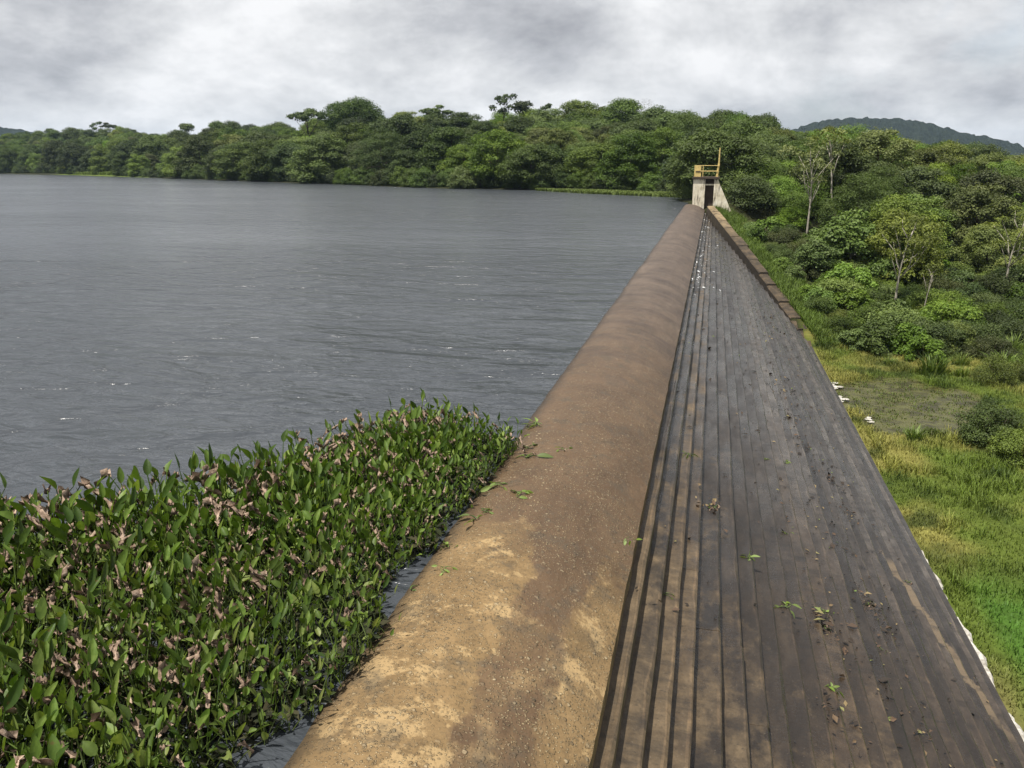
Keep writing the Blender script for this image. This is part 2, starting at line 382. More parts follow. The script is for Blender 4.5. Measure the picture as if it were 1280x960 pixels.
tan = m.ramp(m.noise(v, 2.3, 11, 0.75), [(0.25, (0.095, 0.062, 0.029)), (0.5, (0.185, 0.122, 0.056)), (0.75, (0.29, 0.195, 0.094))])
c = m.mix(dryf, wet, tan)
c = m.mix(m.math('MULTIPLY', m.math('MULTIPLY', patch, 0.8), m.range(dryx, 0.25, 0.6)), c, (0.35, 0.245, 0.12))
# exposed gravel in the concrete
nz = m.new('ShaderNodeTexNoise'); m.l.new(v, nz.inputs[0]); nz.inputs['Scale'].default_value = 30; nz.inputs['Detail'].default_value = 3
vw = m.new('ShaderNodeVectorMath', operation='SCALE'); m.l.new(nz.outputs['Color'], vw.inputs[0]); vw.inputs[3].default_value = 0.035
vv = m.new('ShaderNodeVectorMath', operation='ADD'); m.l.new(v, vv.inputs[0]); m.l.new(vw.outputs[0], vv.inputs[1]); vw = vv.outputs[0]
vd = m.new('ShaderNodeTexVoronoi'); m.l.new(vw, vd.inputs[0]); vd.inputs['Scale'].default_value = 46
sel = m.ramp(m.xyz(vd.outputs['Color'])[0], [(0.26, 0.0), (0.36, 1.0)])
peb = m.math('MULTIPLY', m.ramp(vd.outputs['Distance'], [(0.26, 1.0), (0.44, 0.0)]), sel)
gz = m.math('MULTIPLY', m.ramp(m.noise(v, 1.1, 4, 0.6), [(0.36, 0.20), (0.52, 1.0)]), m.range(Yc, 8, 20, 1, 0.35))
peb = m.math('MULTIPLY', peb, gz)
c = m.mix(m.math('MULTIPLY', peb, 0.75), c, m.mix(m.xyz(vd.outputs['Color'])[1], (0.16, 0.115, 0.060), (0.46, 0.36, 0.21)))
# second, coarser gravel and grey lichen stains
vd2 = m.new('ShaderNodeTexVoronoi'); m.l.new(vw, vd2.inputs[0]); vd2.inputs['Scale'].default_value = 17
p2 = m.math('MULTIPLY', m.ramp(vd2.outputs['Distance'], [(0.20, 1.0), (0.34, 0.0)]), m.ramp(m.xyz(vd2.outputs['Color'])[0], [(0.62, 0.0), (0.68, 1.0)]))
p2 = m.math('MULTIPLY', p2, gz)
c = m.mix(m.math('MULTIPLY', p2, 0.7), c, m.mix(m.xyz(vd2.outputs['Color'])[1], (0.07, 0.052, 0.030), (0.40, 0.32, 0.20)))
peb = m.math('MAXIMUM', peb, p2)
c = m.mix(m.ramp(m.noise(v, 3.1, 9, 0.76), [(0.52, 0.0), (0.66, 0.7)]), c, (0.070, 0.058, 0.040))
# transverse drying bands on the far crest, dark spots
band = m.noise(m.map(v, (0.7, 1.5, 0.7)), 0.8, 11, 0.74, 0.2)
c = m.mix(m.math('MULTIPLY', m.ramp(band, [(0.47, 0.0), (0.64, 0.75)]), m.range(Yc, 9, 18)), c, (0.045, 0.032, 0.025))
c = m.mix(m.math('MULTIPLY', m.ramp(fine, [(0.30, 0.55), (0.45, 0.0)]), 0.8), c, (0.030, 0.020, 0.011))
c = m.mix(m.math('MULTIPLY', m.range(Z, 0.0, 0.075, 0.8, 0.0), m.range(X, -2.25, -2.0, 1, 0)), c, (0.022, 0.016, 0.009))      # algae line at the water
rg = m.math('SUBTRACT', 0.95, m.math('MULTIPLY', m.math('SUBTRACT', 1.0, dryf), 0.40))
hh = m.math('ADD', m.math('MULTIPLY', peb, 0.5), m.math('MULTIPLY', fine, 0.5))
M_CAP = m.set(Base_Color=c, Roughness=rg, Specular_IOR_Level=0.35, Normal=m.bump(hh, 0.9, 0.035))

S1 = hit_face(1112, 705); S2 = hit_face(1245, 893)
def step_material():
    m = Mat('step_concrete'); v = m.pos(); X, Yc, Z = m.xyz(v); r = m.attr('rnd')
    n = m.noise(m.map(v, (2.4, 0.9, 2.4)), 1.2, 10, 0.72)
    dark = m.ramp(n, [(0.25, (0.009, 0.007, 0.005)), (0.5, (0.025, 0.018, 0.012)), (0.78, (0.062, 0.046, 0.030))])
    far = m.ramp(n, [(0.25, (0.018, 0.017, 0.016)), (0.5, (0.044, 0.041, 0.039)), (0.78, (0.098, 0.092, 0.086))])  # wet sheen of the distant steps painted in as lighter grey
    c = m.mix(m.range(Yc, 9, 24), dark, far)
    c = m.mix(m.range(r, 0, 1, 0.0, 1.0, False), m.mix(1.0, c, (0.60, 0.60, 0.62), 'MULTIPLY'), m.mix(1.0, c, (1.40, 1.33, 1.26), 'MULTIPLY'))
    # dry tan blotches, most on the upper steps near by
    nb = m.noise(m.map(v, (1.7, 1.0, 1.0), loc=(3, 1, 0)), 1.3, 9, 0.68, 0.0)
    br = m.math('ADD', nb, m.math('ADD', m.range(X, -0.6, 1.2, 0.19, 0.0), m.math('ADD', m.range(Yc, 5, 15, 0.07, -0.13), m.range(r, 0, 1, -0.05, 0.05, False))))
    bf = m.ramp(br, [(0.52, 0.0), (0.72, 0.75)])
    c = m.mix(bf, c, m.ramp(m.noise(v, 6, 6, 0.7), [(0.25, (0.050, 0.034, 0.017)), (0.5, (0.105, 0.074, 0.040)), (0.75, (0.19, 0.135, 0.075))]))
    wr = m.math('MULTIPLY', m.attr('wear_highlight'), m.ramp(m.noise(m.map(v, (3, 0.8, 3)), 1.6, 7, 0.7), [(0.40, 0.0), (0.66, 0.9)]))
    c = m.mix(wr, c, m.mix(1.0, c, (1.75, 1.66, 1.58), 'MULTIPLY'))  # edge wear plus a painted edge highlight on rims and chamfers
    # worn ochre streak along a lower edge
    dx, dy = float(S2[0]-S1[0]), float(S2[1]-S1[1]); ln = math.hypot(dx, dy)
    a = m.math('SUBTRACT', X, float(S1[0])); b = m.math('SUBTRACT', Yc, float(S1[1]))
    t = m.math('ADD', m.math('MULTIPLY', a, dx/ln), m.math('MULTIPLY', b, dy/ln))
    q = m.math('ADD', m.math('MULTIPLY', a, -dy/ln), m.math('MULTIPLY', b, dx/ln))
    q = m.math('ADD', m.math('ABSOLUTE', q), m.math('MULTIPLY', m.math('SUBTRACT', m.noise(v, 5, 8, 0.7), 0.5), 0.42))
    st = m.math('MULTIPLY', m.range(q, 0.13, 0.20, 1, 0), m.math('MULTIPLY', m.range(t, -0.4, 0.1), m.range(t, ln-0.3, ln+0.8, 1, 0)))
    c = m.mix(m.math('MULTIPLY', st, 0.75), c, (0.15, 0.11, 0.066))
    c = m.mix(m.ramp(m.noise(m.map(v, (0.45, 3.2, 0.45)), 1.0, 8, 0.7), [(0.52, 0.0), (0.66, 0.55)]), c, (0.010, 0.009, 0.008))
    g = m.noise(v, 26, 5, 0.7)
    c = m.mix(m.ramp(g, [(0.30, 0.7), (0.42, 0.0)]), c, (0.012, 0.010, 0.008))
    c = m.mix(m.ramp(m.voro(v, 16), [(0.05, 0.5), (0.11, 0.0)]), c, (0.16, 0.13, 0.10))
    rg = m.math('ADD', m.ramp(m.noise(m.map(v, (1.5, 0.4, 1.5)), 1.1, 5, 0.6), [(0.38, 0.18), (0.62, 0.55)]), m.math('MULTIPLY', bf, 0.25), clamp=True)
    return m.set(Base_Color=c, Roughness=rg, Specular_IOR_Level=0.5, Normal=m.bump(m.math('ADD', g, m.noise(v, 7, 4, 0.6)), 0.45, 0.018))
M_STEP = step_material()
M_BODY = plain('dam_core', (0.035, 0.030, 0.026))
m = Mat('white_crust'); v = m.pos()
M_WHITE = m.set(Base_Color=m.ramp(m.noise(v, 5, 6, 0.7), [(0.3, (0.16, 0.14, 0.11)), (0.5, (0.40, 0.38, 0.34)), (0.7, (0.62, 0.61, 0.57))]), Roughness=0.9, Normal=m.bump(m.noise(v, 18, 5, 0.7), 0.6, 0.03))

# ------------------------------------------------------------------ dam
dam = thing('dam', (0, 0, ZF), 'long stepped concrete spillway dam with rounded brown crest holding back the lake', 'dam')
def dlink(name, me): 
    o = link(name, me, dam); o.location = (0, 0, -ZF); return o
# crest: rounded sheet with uneven surface and a worn edge
prof = np.array(CAP); tt = np.r_[0, np.cumsum(np.linalg.norm(np.diff(prof, axis=0), axis=1))]
u = np.r_[np.linspace(0, tt[3], 8), np.linspace(tt[3], tt[-1], 44)[1:]]
cxp = np.interp(u, tt, prof[:, 0]); czp = np.interp(u, tt, prof[:, 1])
ker = np.array([1, 2, 3, 2, 1])/9.0
cz2 = np.convolve(np.r_[[czp[0]]*2, czp, [czp[-1]]*2], ker, 'valid'); cz2[-3:] = czp[-3:]; czp = cz2
cy_ = np.r_[np.arange(Y0, 2, 0.5), np.arange(2, 16, 0.07), np.arange(16, 40, 0.25), np.arange(40, YEND+0.31, 0.6), [YEND+0.4]]
PX, PY = np.meshgrid(cxp, cy_); PZ = np.tile(czp, (len(cy_), 1))
PZ = PZ+0.030*(fbm(PX, PY, 1.1, 4, 31)-0.47)+0.022*(fbm(PX, PY, 6.0, 3, 41)-0.44)+0.05*(fbm(PX*0.3, PY, 0.22, 2, 55)-0.37)
edge = np.exp(-((PX+0.585)/0.05)**2); PX = PX+edge*0.012*(fbm(PY*0+1, PY, 2.6, 4, 61)-0.47)*2
cv = np.stack([PX, PY, PZ], 2).reshape(-1, 3); k = len(cxp)
ii = np.arange((len(cy_)-1)*k).reshape(-1, k)[:, :-1].ravel(); cf = np.stack([ii, ii+1, ii+k+1, ii+k], 1)
# the lip: drops down to the first tread
lv = np.stack([PX[:, -1]-0.012, PY[:, -1], PZ[:, -1]-0.34], 1); nb = len(cv); e0 = np.arange(len(cy_)-1)
lf = np.stack([e0*k+k-1, nb+e0, nb+e0+1, (e0+1)*k+k-1], 1)
dlink('crest_cap', mesh_np('crest_cap', np.r_[cv, lv], np.r_[cf, lf], [M_CAP], smooth=False))
# core behind the steps
mb = MB()
poly = [(-3.2, -9.5), (-3.2, -3.0), (-2.9, -1.0), (-2.3, -0.20), (-1.6, -0.25), (-0.75, -0.60)] + [(EDGE_X[k]-0.12, EDGE_Z[k]-0.30) for k in range(1, len(EDGE_X))] + [(XT-0.1, -9.5)]
na = len(poly); V = [(x, Y0+0.01, z) for x, z in poly]+[(x, min(YEND, wall_y(np.clip(x, -0.45, XT))+0.5), z) for x, z in poly]
me = bpy.data.meshes.new('core'); me.from_pydata(V, [], [tuple(range(na)), tuple(range(2*na-1, na-1, -1))]+[(i, i+na, (i+1) % na+na, (i+1) % na) for i in range(na)]); me.materials.append(M_BODY)
dlink('core', me)
# steps, cast in lengths
def step_block(x0, x1, z, y0, y1, tone, tilt):
    ys = np.linspace(y0+0.0005, y1-0.0005, max(3, int((y1-y0)/0.30)+1)); n = len(ys)
    dz = random.uniform(-0.002, 0.002); dx = random.uniform(-0.006, 0.006); ph = random.random()*50
    j = (fbm(ys*0+ph, ys, 1.7, 4, 71)-0.47)*0.026; jz = (fbm(ys*0+ph+9, ys, 2.3, 3, 75)-0.44)*0.016
    xe = x1+dx+j; zt = z+dz+jz; rows = []
    chip = 0.016+0.030*np.clip(fbm(ys*0+ph+3, ys, 1.9, 4, 79)-0.42, 0, 1)*3
    rows.append(np.stack([np.full(n, x0-0.16), ys, zt+tilt], 1))
    rows.append(np.stack([np.full(n, (x0*0.4+x1*0.6)), ys, zt+tilt*0.3-0.003], 1))
    rim = 0.015+0.05*np.clip(fbm(ys*0+ph+13, ys, 1.1, 4, 83)-0.3, 0, 1)
    rows.append(np.stack([xe-chip-rim, ys, zt-tilt*0.4], 1))
    rows.append(np.stack([xe-chip, ys, zt-tilt*0.5], 1))
    rows.append(np.stack([xe-0.003, ys, zt-tilt*0.5-chip*0.8], 1))
    rows.append(np.stack([xe-0.004, ys, zt-0.27], 1))
    rows.append(np.stack([np.full(n, x0-0.16), ys, zt-0.27], 1))
    V = np.concatenate(rows); f = []
    for a in range(7):
        b = (a+1) % 7; i = np.arange(n-1); f.append(np.stack([a*n+i, b*n+i, b*n+i+1, a*n+i+1], 1))
    caps = np.array([[0, n, 2*n, 3*n, 4*n, 5*n, 6*n], [7*n-1, 6*n-1, 5*n-1, 4*n-1, 3*n-1, 2*n-1, n-1]])
    wear_highlight = np.concatenate([np.repeat([0, 0, 1, 1, 0, 0, 0], n-1), [0, 0]]).astype(np.float32)
    fq = np.concatenate(f)[:, ::-1]
    me = mesh_np('step_block', V, [fq, caps[:, ::-1]], [M_STEP], rnd=np.full(len(fq)+2, np.clip(tone+random.uniform(-0.10, 0.10), 0, 1)))
    at = me.attributes.new('wear_highlight', 'FLOAT', 'FACE'); at.data.foreach_set('value', wear_highlight); return me
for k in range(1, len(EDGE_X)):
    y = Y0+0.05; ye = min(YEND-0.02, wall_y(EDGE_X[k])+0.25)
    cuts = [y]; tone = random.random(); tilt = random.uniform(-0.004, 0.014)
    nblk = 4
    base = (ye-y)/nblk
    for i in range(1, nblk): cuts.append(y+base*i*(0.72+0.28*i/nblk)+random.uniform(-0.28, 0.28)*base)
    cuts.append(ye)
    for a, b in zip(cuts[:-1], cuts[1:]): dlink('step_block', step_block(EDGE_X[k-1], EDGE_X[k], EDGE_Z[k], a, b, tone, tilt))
# white crust of lime along the toe
ys = np.arange(9, 25.0, 0.12); n = len(ys)
wd = 0.10+0.42*np.clip(fbm(ys*0, ys, 0.8, 4, 91)-0.28, 0, 1)+0.35*np.clip((15.5-ys)/4, 0, 1); wd *= np.clip((24.5-ys)/4, 0.15, 1)*np.clip(0.25+1.9*(fbm(ys*0+8, ys, 1.9, 3, 97)-0.2), 0.12, 1.2)
ht = -0.06+0.42*(fbm(ys*0+4, ys, 1.3, 4, 93)-0.2)
V = np.concatenate([np.stack([np.full(n, XT-0.05), ys, np.full(n, ZF+0.02)+ht], 1), np.stack([XT+wd*0.6, ys, ZF+0.05+ht], 1), np.stack([XT+wd, ys, ZF+0.02+ht*0.6], 1), np.stack([XT+wd+0.08, ys, np.full(n, ZF-0.25)], 1)])
i = np.arange(n-1); fc = np.concatenate([np.stack([a*n+i, (a+1)*n+i, (a+1)*n+i+1, a*n+i+1], 1) for a in range(3)])
dlink('toe_crust', mesh_np('toe_crust', V, fc[:, ::-1], [M_WHITE], smooth=False))

# ------------------------------------------------------------------ training wall
m = Mat('brown_masonry'); v = m.pos(); n = m.noise(v, 1.6, 10, 0.74, 0.0); Xw, Yw, Zw = m.xyz(v)
c = m.ramp(n, [(0.32, (0.014, 0.011, 0.008)), (0.5, (0.050, 0.036, 0.021)), (0.68, (0.120, 0.084, 0.046))])
c = m.mix(m.math('MULTIPLY', m.range(Yw, YEND-12, YEND-3), m.ramp(m.noise(v, 2.0, 5, 0.6), [(0.35, 0.1), (0.62, 0.85)])), c, (0.30, 0.225, 0.125))
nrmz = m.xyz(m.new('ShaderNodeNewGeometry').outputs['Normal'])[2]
c = m.mix(m.math('MULTIPLY', m.range(m.math('ABSOLUTE', nrmz), 0.25, 0.5, 1, 0), 0.8), c, (0.022, 0.017, 0.011))   # wall sides darker than the top
M_WALL = m.set(Base_Color=c, Roughness=0.9, Normal=m.bump(m.noise(v, 9, 6, 0.7), 0.7, 0.04))
wall = thing('training_wall', tuple(WA), 'sloping brown masonry wall climbing from the dam toe to the cream tower', 'wall')
dv = (WB-WA); plan = dv[:2]/np.linalg.norm(dv[:2]); nr = np.array([plan[1], -plan[0]])
NB = 12
cutsw = [-0.02+(i+(random.uniform(-0.3, 0.3) if 0 < i < NB else 0))/NB for i in range(NB+1)]
for i in range(NB):
    t0 = cutsw[i]; t1 = cutsw[i+1]-0.0004
    hgt = 0.14+random.uniform(-0.01, 0.01)+0.50*min(1.0, i/5); wo_ = 0.66+random.uniform(-0.14, 0.12)
    V = []
    for t in (t0, t1):
        p = WA+dv*t; st = 0.015 if t == t0 else -0.015
        for off, z in ((-0.15, -0.7), (-0.10, hgt-0.06), (-0.02, hgt), (wo_-0.05, hgt), (wo_, hgt-0.06), (wo_+0.05, -2.2)):
            V.append((p[0]+nr[0]*off-WA[0], p[1]+nr[1]*off-WA[1], p[2]+z+(st if z > 0 else 0)-WA[2]))
    me = bpy.data.meshes.new('wall_block'); me.from_pydata(V, [], [tuple(range(6)), tuple(range(11, 5, -1))]+[(a, a+6, (a+1) % 6+6, (a+1) % 6) for a in range(6)]); me.materials.append(M_WALL)
    link('wall_block', me, wall)

# ------------------------------------------------------------------ tower
m = Mat('stained_render'); v = m.coord('Object'); X, Yc, Z = m.xyz(v)
n = m.noise(m.map(v, (2.5, 2.5, 0.55)), 1.6, 7, 0.65, 0.3)
c = m.ramp(m.noise(v, 1.8, 6, 0.6), [(0.3, (0.50, 0.44, 0.31)), (0.6, (0.70, 0.65, 0.53)), (0.75, (0.80, 0.77, 0.68))])
c = m.mix(m.ramp(n, [(0.50, 0.0), (0.66, 0.85)]), c, (0.075, 0.058, 0.042))
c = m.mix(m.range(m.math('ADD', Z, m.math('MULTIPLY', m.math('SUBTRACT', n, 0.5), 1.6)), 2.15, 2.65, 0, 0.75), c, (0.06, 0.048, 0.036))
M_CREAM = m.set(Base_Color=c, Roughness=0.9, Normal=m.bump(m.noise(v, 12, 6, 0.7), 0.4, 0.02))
M_DARKC = plain('dark_stained_concrete', (0.060, 0.045, 0.034), sc=2.5)
M_YEL = plain('yellow_paint', (0.58, 0.44, 0.17), rough=0.5, var=0.3, sc=6)
TB = np.array([-0.6, YEND, 0.0])
tower = thing('gate_tower', tuple(TB), 'small cream stained gate tower with yellow railing at the far dam end', 'tower')
def tp(px, py, dy=0.0): 
    p = ony(px, py, YEND+dy); return p-TB
def tbox(name, a, b, mat, par=tower, bw=0.025):
    mb = MB(); mb.box(a, b); return bevel(mb.obj(name, mat, par), bw)
zt = float(tp(880, 221)[2]); xl = float(tp(866, 240)[0]); xp = float(tp(881, 240)[0]); xr = float(tp(892, 240)[0]); xw = float(tp(899, 222)[0]); xb = float(tp(915, 270)[0])+0.1
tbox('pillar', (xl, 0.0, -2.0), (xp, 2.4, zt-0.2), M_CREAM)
tbox('recess_wall', (xp+0.003, 0.55, -2.0), (xr-0.003, 2.3, zt-0.2), M_DARKC)
tbox('recess_ledge', (xp+0.004, 0.18, zt-0.75), (xr-0.004, 0.548, zt-0.62), M_CREAM, bw=0.01)
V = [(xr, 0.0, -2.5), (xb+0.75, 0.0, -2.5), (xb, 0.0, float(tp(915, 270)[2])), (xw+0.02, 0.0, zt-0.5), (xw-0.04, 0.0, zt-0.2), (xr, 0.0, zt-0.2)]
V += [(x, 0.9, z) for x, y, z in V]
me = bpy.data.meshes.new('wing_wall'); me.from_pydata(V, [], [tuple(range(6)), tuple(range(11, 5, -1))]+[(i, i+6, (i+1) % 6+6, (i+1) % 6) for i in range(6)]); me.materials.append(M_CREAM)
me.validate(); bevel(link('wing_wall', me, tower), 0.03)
tbox('deck_slab', (xl-0.10, -0.14, zt-0.198), (xw+0.06, 2.5, zt), M_DARKC)
zr = float(tp(870, 207)[2])
mb = MB(); mb.box((xl+0.10, -0.05, zt+0.005), (xl+0.62, 0.0, zr-0.02)); pan = mb.obj('control_cabinet', M_YEL, tower)
mb = MB(); mb.box((xl+0.14, -0.085, zt+0.42), (xl+0.58, -0.053, zt+0.50)); mb.obj('dark_band', M_DARKC, pan)
rail = link('railing', None, tower)
mb = MB()
rail_me = MB()
for x in (xl+0.06, xl+0.78, xw-0.12):
    mb2 = MB(); mb2.tube([(x, -0.03, zt), (x, -0.03, zr)], 0.026, 8); mb2.obj('post', M_YEL, tower)
    mb2 = MB(); mb2.tube([(x, 2.3, zt), (x, 2.3, zr)], 0.026, 8); mb2.obj('post', M_YEL, tower)
bpy.data.objects.remove(rail)
for z in (zr, zt+(zr-zt)*0.5):
    for y in (-0.03, 2.3):
        mb2 = MB(); mb2.tube([(xl+0.06, y, z), (xw-0.06, y, z)], 0.021, 8); mb2.obj('rail', M_YEL, tower)
    mb2 = MB(); mb2.tube([(xl+0.06, -0.03, z), (xl+0.06, 2.3, z)], 0.021, 8); mb2.obj('rail', M_YEL, tower)
pm_ = tp(900, 186); p0 = tp(896, 221)
mb2 = MB(); mb2.box((-0.09, -0.05, 0), (0.09, 0.05, 1.15)); o = mb2.obj('bracket', M_YEL, tower); o.location = (p0[0], 0.06, zt); o.rotation_euler = (0, 0.10, 0)
mb2 = MB(); mb2.tube([(p0[0]+0.12, 0.06, zt+0.9), (pm_[0], 0.06, pm_[2]-0.2), (pm_[0]+0.01, 0.06, pm_[2]+0.1)], [0.075, 0.06, 0.04], 8); mb2.obj('mast', M_YEL, tower)

# ------------------------------------------------------------------ foliage prototypes
M_LEAF_A = leaf_mat('leaf_dark', (0.022, 0.044, 0.008), (0.050, 0.090, 0.014), (0.100, 0.155, 0.028), 0.18)
M_LEAF_B = leaf_mat('leaf_mid', (0.040, 0.070, 0.012), (0.086, 0.140, 0.021), (0.155, 0.212, 0.040), 0.22)
M_LEAF_C = leaf_mat('leaf_bright', (0.060, 0.108, 0.014), (0.112, 0.190, 0.026), (0.175, 0.258, 0.045), 0.15)
M_LEAF_D = leaf_mat('leaf_twiggy', (0.055, 0.046, 0.030), (0.090, 0.076, 0.050), (0.130, 0.110, 0.076), 0.1, 0.1)
M_LEAF_E = leaf_mat('leaf_olive', (0.055, 0.074, 0.017), (0.108, 0.138, 0.030), (0.180, 0.205, 0.055), 0.14)
M_BARK = plain('bark_brown', (0.075, 0.058, 0.042), sc=2.0)
M_PALE = plain('bark_pale', (0.36, 0.33, 0.27), sc=2.0, var=0.35)

def leaves(P, Nrm, size, aspect=0.55, droop=0.0, rng=RNG):
    """rhombic leaves at points P facing Nrm"""
    n = len(P); t = rng.normal(size=(n, 3)); t[:, 2] -= droop
    Nn = Nrm/np.linalg.norm(Nrm, axis=1)[:, None]
    t -= Nn*np.sum(t*Nn, 1)[:, None]; t /= np.linalg.norm(t, axis=1)[:, None]
    b = np.cross(Nn, t); s = (size*rng.uniform(0.6, 1.35, n))[:, None]
    mid = P+Nn*s*0.12
    V = np.stack([P-t*s*0.5, mid+b*s*aspect*0.5, P+t*s*0.55, mid-b*s*aspect*0.5], 1).reshape(-1, 3)
    f = np.arange(n*4).reshape(-1, 4); return V, f
def crown(lobes, nleaf, size, flat=0.75, aspect=0.6, shell=(0.50, 1.16), under=0.35, jit=0.75, rng=RNG):
    """lobes: (n,4) centre and radius"""
    lobes = np.asarray(lobes, float); w = lobes[:, 3]**2; w /= w.sum()
    k = rng.choice(len(lobes), nleaf, p=w); d = rng.normal(size=(nleaf, 3)); d /= np.linalg.norm(d, axis=1)[:, None]
    low = (d[:, 2] < 0) & (rng.random(nleaf) > under); d[low, 2] *= -1
    r = lobes[k, 3]*rng.uniform(shell[0], shell[1], nleaf)*(1+0.16*np.sin(d[:, 0]*7+k)*np.cos(d[:, 1]*6+2*k))
    P = lobes[k, :3]+d*r[:, None]*np.array([1, 1, flat])
    N_ = d*np.array([1, 1, 1.2])+rng.normal(size=(nleaf, 3))*jit*0.6+np.array([0, 0, 0.55])
    V, f = leaves(P, N_, size, aspect, 0.3, rng)
    lob = rng.random(len(lobes))
    rnd = np.clip(0.5*lob[k]+0.5*rng.random(nleaf)+0.12*(rng.random(nleaf)-0.5), 0, 1)
    return V, f, rnd
def make_lobes(R, H0, H1, n, rmin, rmax, rng, kind='dome'):
    out = []
    for i in range(n):
        a = i*2.399963+rng.uniform(-0.4, 0.4); q = math.sqrt((i+0.5)/n)
        rr = R*q*rng.uniform(0.85, 1.12)
        if kind == 'dome': z = H0+(H1-H0)*math.sqrt(max(0, 1-(q*0.95)**2))*rng.uniform(0.80, 1.08)
        elif kind == 'umbrella': z = H1-(H1-H0)*0.35*q*q+rng.uniform(-0.5, 0.5)
        elif kind == 'column': z = H0+(H1-H0)*rng.random(); rr = R*rng.uniform(0.2, 0.8)*(1-0.5*(z-H0)/(H1-H0))
        else: z = rng.uniform(H0, H1)
        out.append((rr*math.cos(a), rr*math.sin(a), z, rng.uniform(rmin, rmax)))
        if kind == 'dome' and q > 0.55: out.append((rr*1.0*math.cos(a+0.3), rr*math.sin(a+0.3), H0+(z-H0)*rng.uniform(0.05, 0.5), rng.uniform(rmin, rmax)))
    return out
def trunk_mesh(name, H, r0, lobes, mat, nlimb=7, lean=(0, 0), fork=0.45, rng=RNG):
    mb = MB(); pts = []; n = 7
    for i in range(n):
        t = i/(n-1); pts.append((lean[0]*t*t+0.15*math.sin(t*5+H), lean[1]*t*t+0.12*math.sin(t*4+1), -0.4+(H+0.4)*t))
    mb.tube(pts, [r0*(1-0.72*i/(n-1))*(1.35 if i == 0 else 1) for i in range(n)], 7)
    L_ = [lobes[i] for i in rng.permutation(len(lobes))[:nlimb]]
    for lx, ly, lz, lr in L_:
        t = min(0.98, max(fork, (lz-lr*0.9)/H*rng.uniform(0.6, 0.9))); i = t*(n-1); a = int(i); f = i-a; b = min(a+1, n-1)
        p = [pts[a][j]*(1-f)+pts[b][j]*f for j in range(3)]
        q = (lx, ly, lz); mid = [(p[j]*0.5+q[j]*0.5)+(0.10*H*rng.uniform(-0.4, 0.6) if j == 2 else rng.uniform(-0.3, 0.3)) for j in range(3)]
        mb.tube([p, mid, q], [r0*0.42, r0*0.26, r0*0.10], 5)
    return mb.mesh(name, mat, True)
PROTO = {}
def proto(key, H, R, nl, size, mat, kind='dome', H0=2.2, rr=(1.2, 2.0), nlob=18, r0=0.22, bark=M_BARK, flat=0.75, under=0.35, aspect=0.6, lean=(0, 0), nlimb=7, seed=1, fork=0.45):
    rng = np.random.default_rng(seed); lob = make_lobes(R, H0, H-rr[1]*0.75, nlob, rr[0], rr[1], rng, kind)
    lob = [(a+lean[0]*0.8, b+lean[1]*0.8, c, d) for a, b, c, d in lob]
    V, f, rd = crown(lob, nl, size, flat, aspect, under=under, rng=rng)
    PROTO[key] = (mesh_np('crown', V, f, [mat], rnd=rd), trunk_mesh('trunk', H*0.78, r0, lob, bark, nlimb, lean, fork, rng))
# canopy kinds (metres)
proto('broad', 9.5, 4.5, 26000, 0.28, M_LEAF_A, seed=11, nlob=34, rr=(0.8, 1.8), H0=1.6)
proto('lobed', 9.0, 4.0, 25000, 0.26, M_LEAF_B, rr=(0.6, 1.5), nlob=38, seed=12, H0=1.2)
proto('round', 8.0, 3.5, 22000, 0.25, M_LEAF_B, seed=13, rr=(0.6, 1.4), nlob=30, H0=1.0)
proto('dense', 9.5, 4.0, 26000, 0.27, M_LEAF_A, seed=14, rr=(0.8, 1.6), nlob=34, H0=0.6)
proto('pale', 8.5, 3.7, 21000, 0.24, M_LEAF_E, seed=15, rr=(0.5, 1.3), nlob=34, bark=M_PALE, H0=1.6)
proto('feather', 8.0, 3.9, 24000, 0.21, M_LEAF_C, seed=16, rr=(0.6, 1.2), nlob=36, aspect=0.4, H0=0.8)
proto('olive', 8.8, 3.8, 23000, 0.25, M_LEAF_E, seed=18, rr=(0.7, 1.5), nlob=32, H0=1.0)

TREE_N = [0]
def tree(key, loc, s, rz, label, group=None, cat='tree', name='tree', sz=1.0):
    t = thing(name, loc, label, cat, group, rz, s); t.scale = (s, s, s*sz)
    link('trunk', PROTO[key][1], t); link('crown', PROTO[key][0], t); TREE_N[0] += 1
    return t

# ------------------------------------------------------------------ the wood
def scatter(n, xr, yr, dmin, ok, rng):
    cell = dmin; grid = {}; out = []
    for _ in range(n):
        x = rng.uniform(*xr); y = rng.uniform(*yr); k = (int(x//cell), int(y//cell)); bad = False
        for a in (-1, 0, 1):
            for b in (-1, 0, 1):
                for q in grid.get((k[0]+a, k[1]+b), ()):
                    if (q[0]-x)**2+(q[1]-y)**2 < dmin*dmin: bad = True
        if bad or not ok(x, y): continue
        grid.setdefault(k, []).append((x, y)); out.append((x, y))
    return out
rng = np.random.default_rng(5)
def cand(xr, yr, n, dmin):
    pts = scatter(n, xr, yr, dmin, lambda x, y: True, rng)
    z = ground_z([p[0] for p in pts], [p[1] for p in pts])
    return [(p[0], p[1], zz_) for p, zz_ in zip(pts, z)]
far = []
shx = np.array([s[0] for s in SHORE]); shy = np.array([s[1] for s in SHORE])
for x, y, z in cand((-420, 75), (76, 430), 26000, 5.6):
    ys_ = np.interp(x, shx[:13], shy[:13])
    if x < -3 and y < ys_+0.8: continue
    if -3 <= x < 5 and y < 84.5: continue
    if x >= 5: continue
    if z < 0.05 or z > 60: continue
    pj = proj((x, y, z+5))
    if pj[0] < -80 or pj[0] > 1360: continue
    D = pj[2]
    lim = np.interp(pj[0], [0, 150, 300, 420, 560, 730, 985], [450, 410, 320, 262, 222, 205, 180])
    if D > lim: continue
    far.append((x, y, z, pj[0], D))
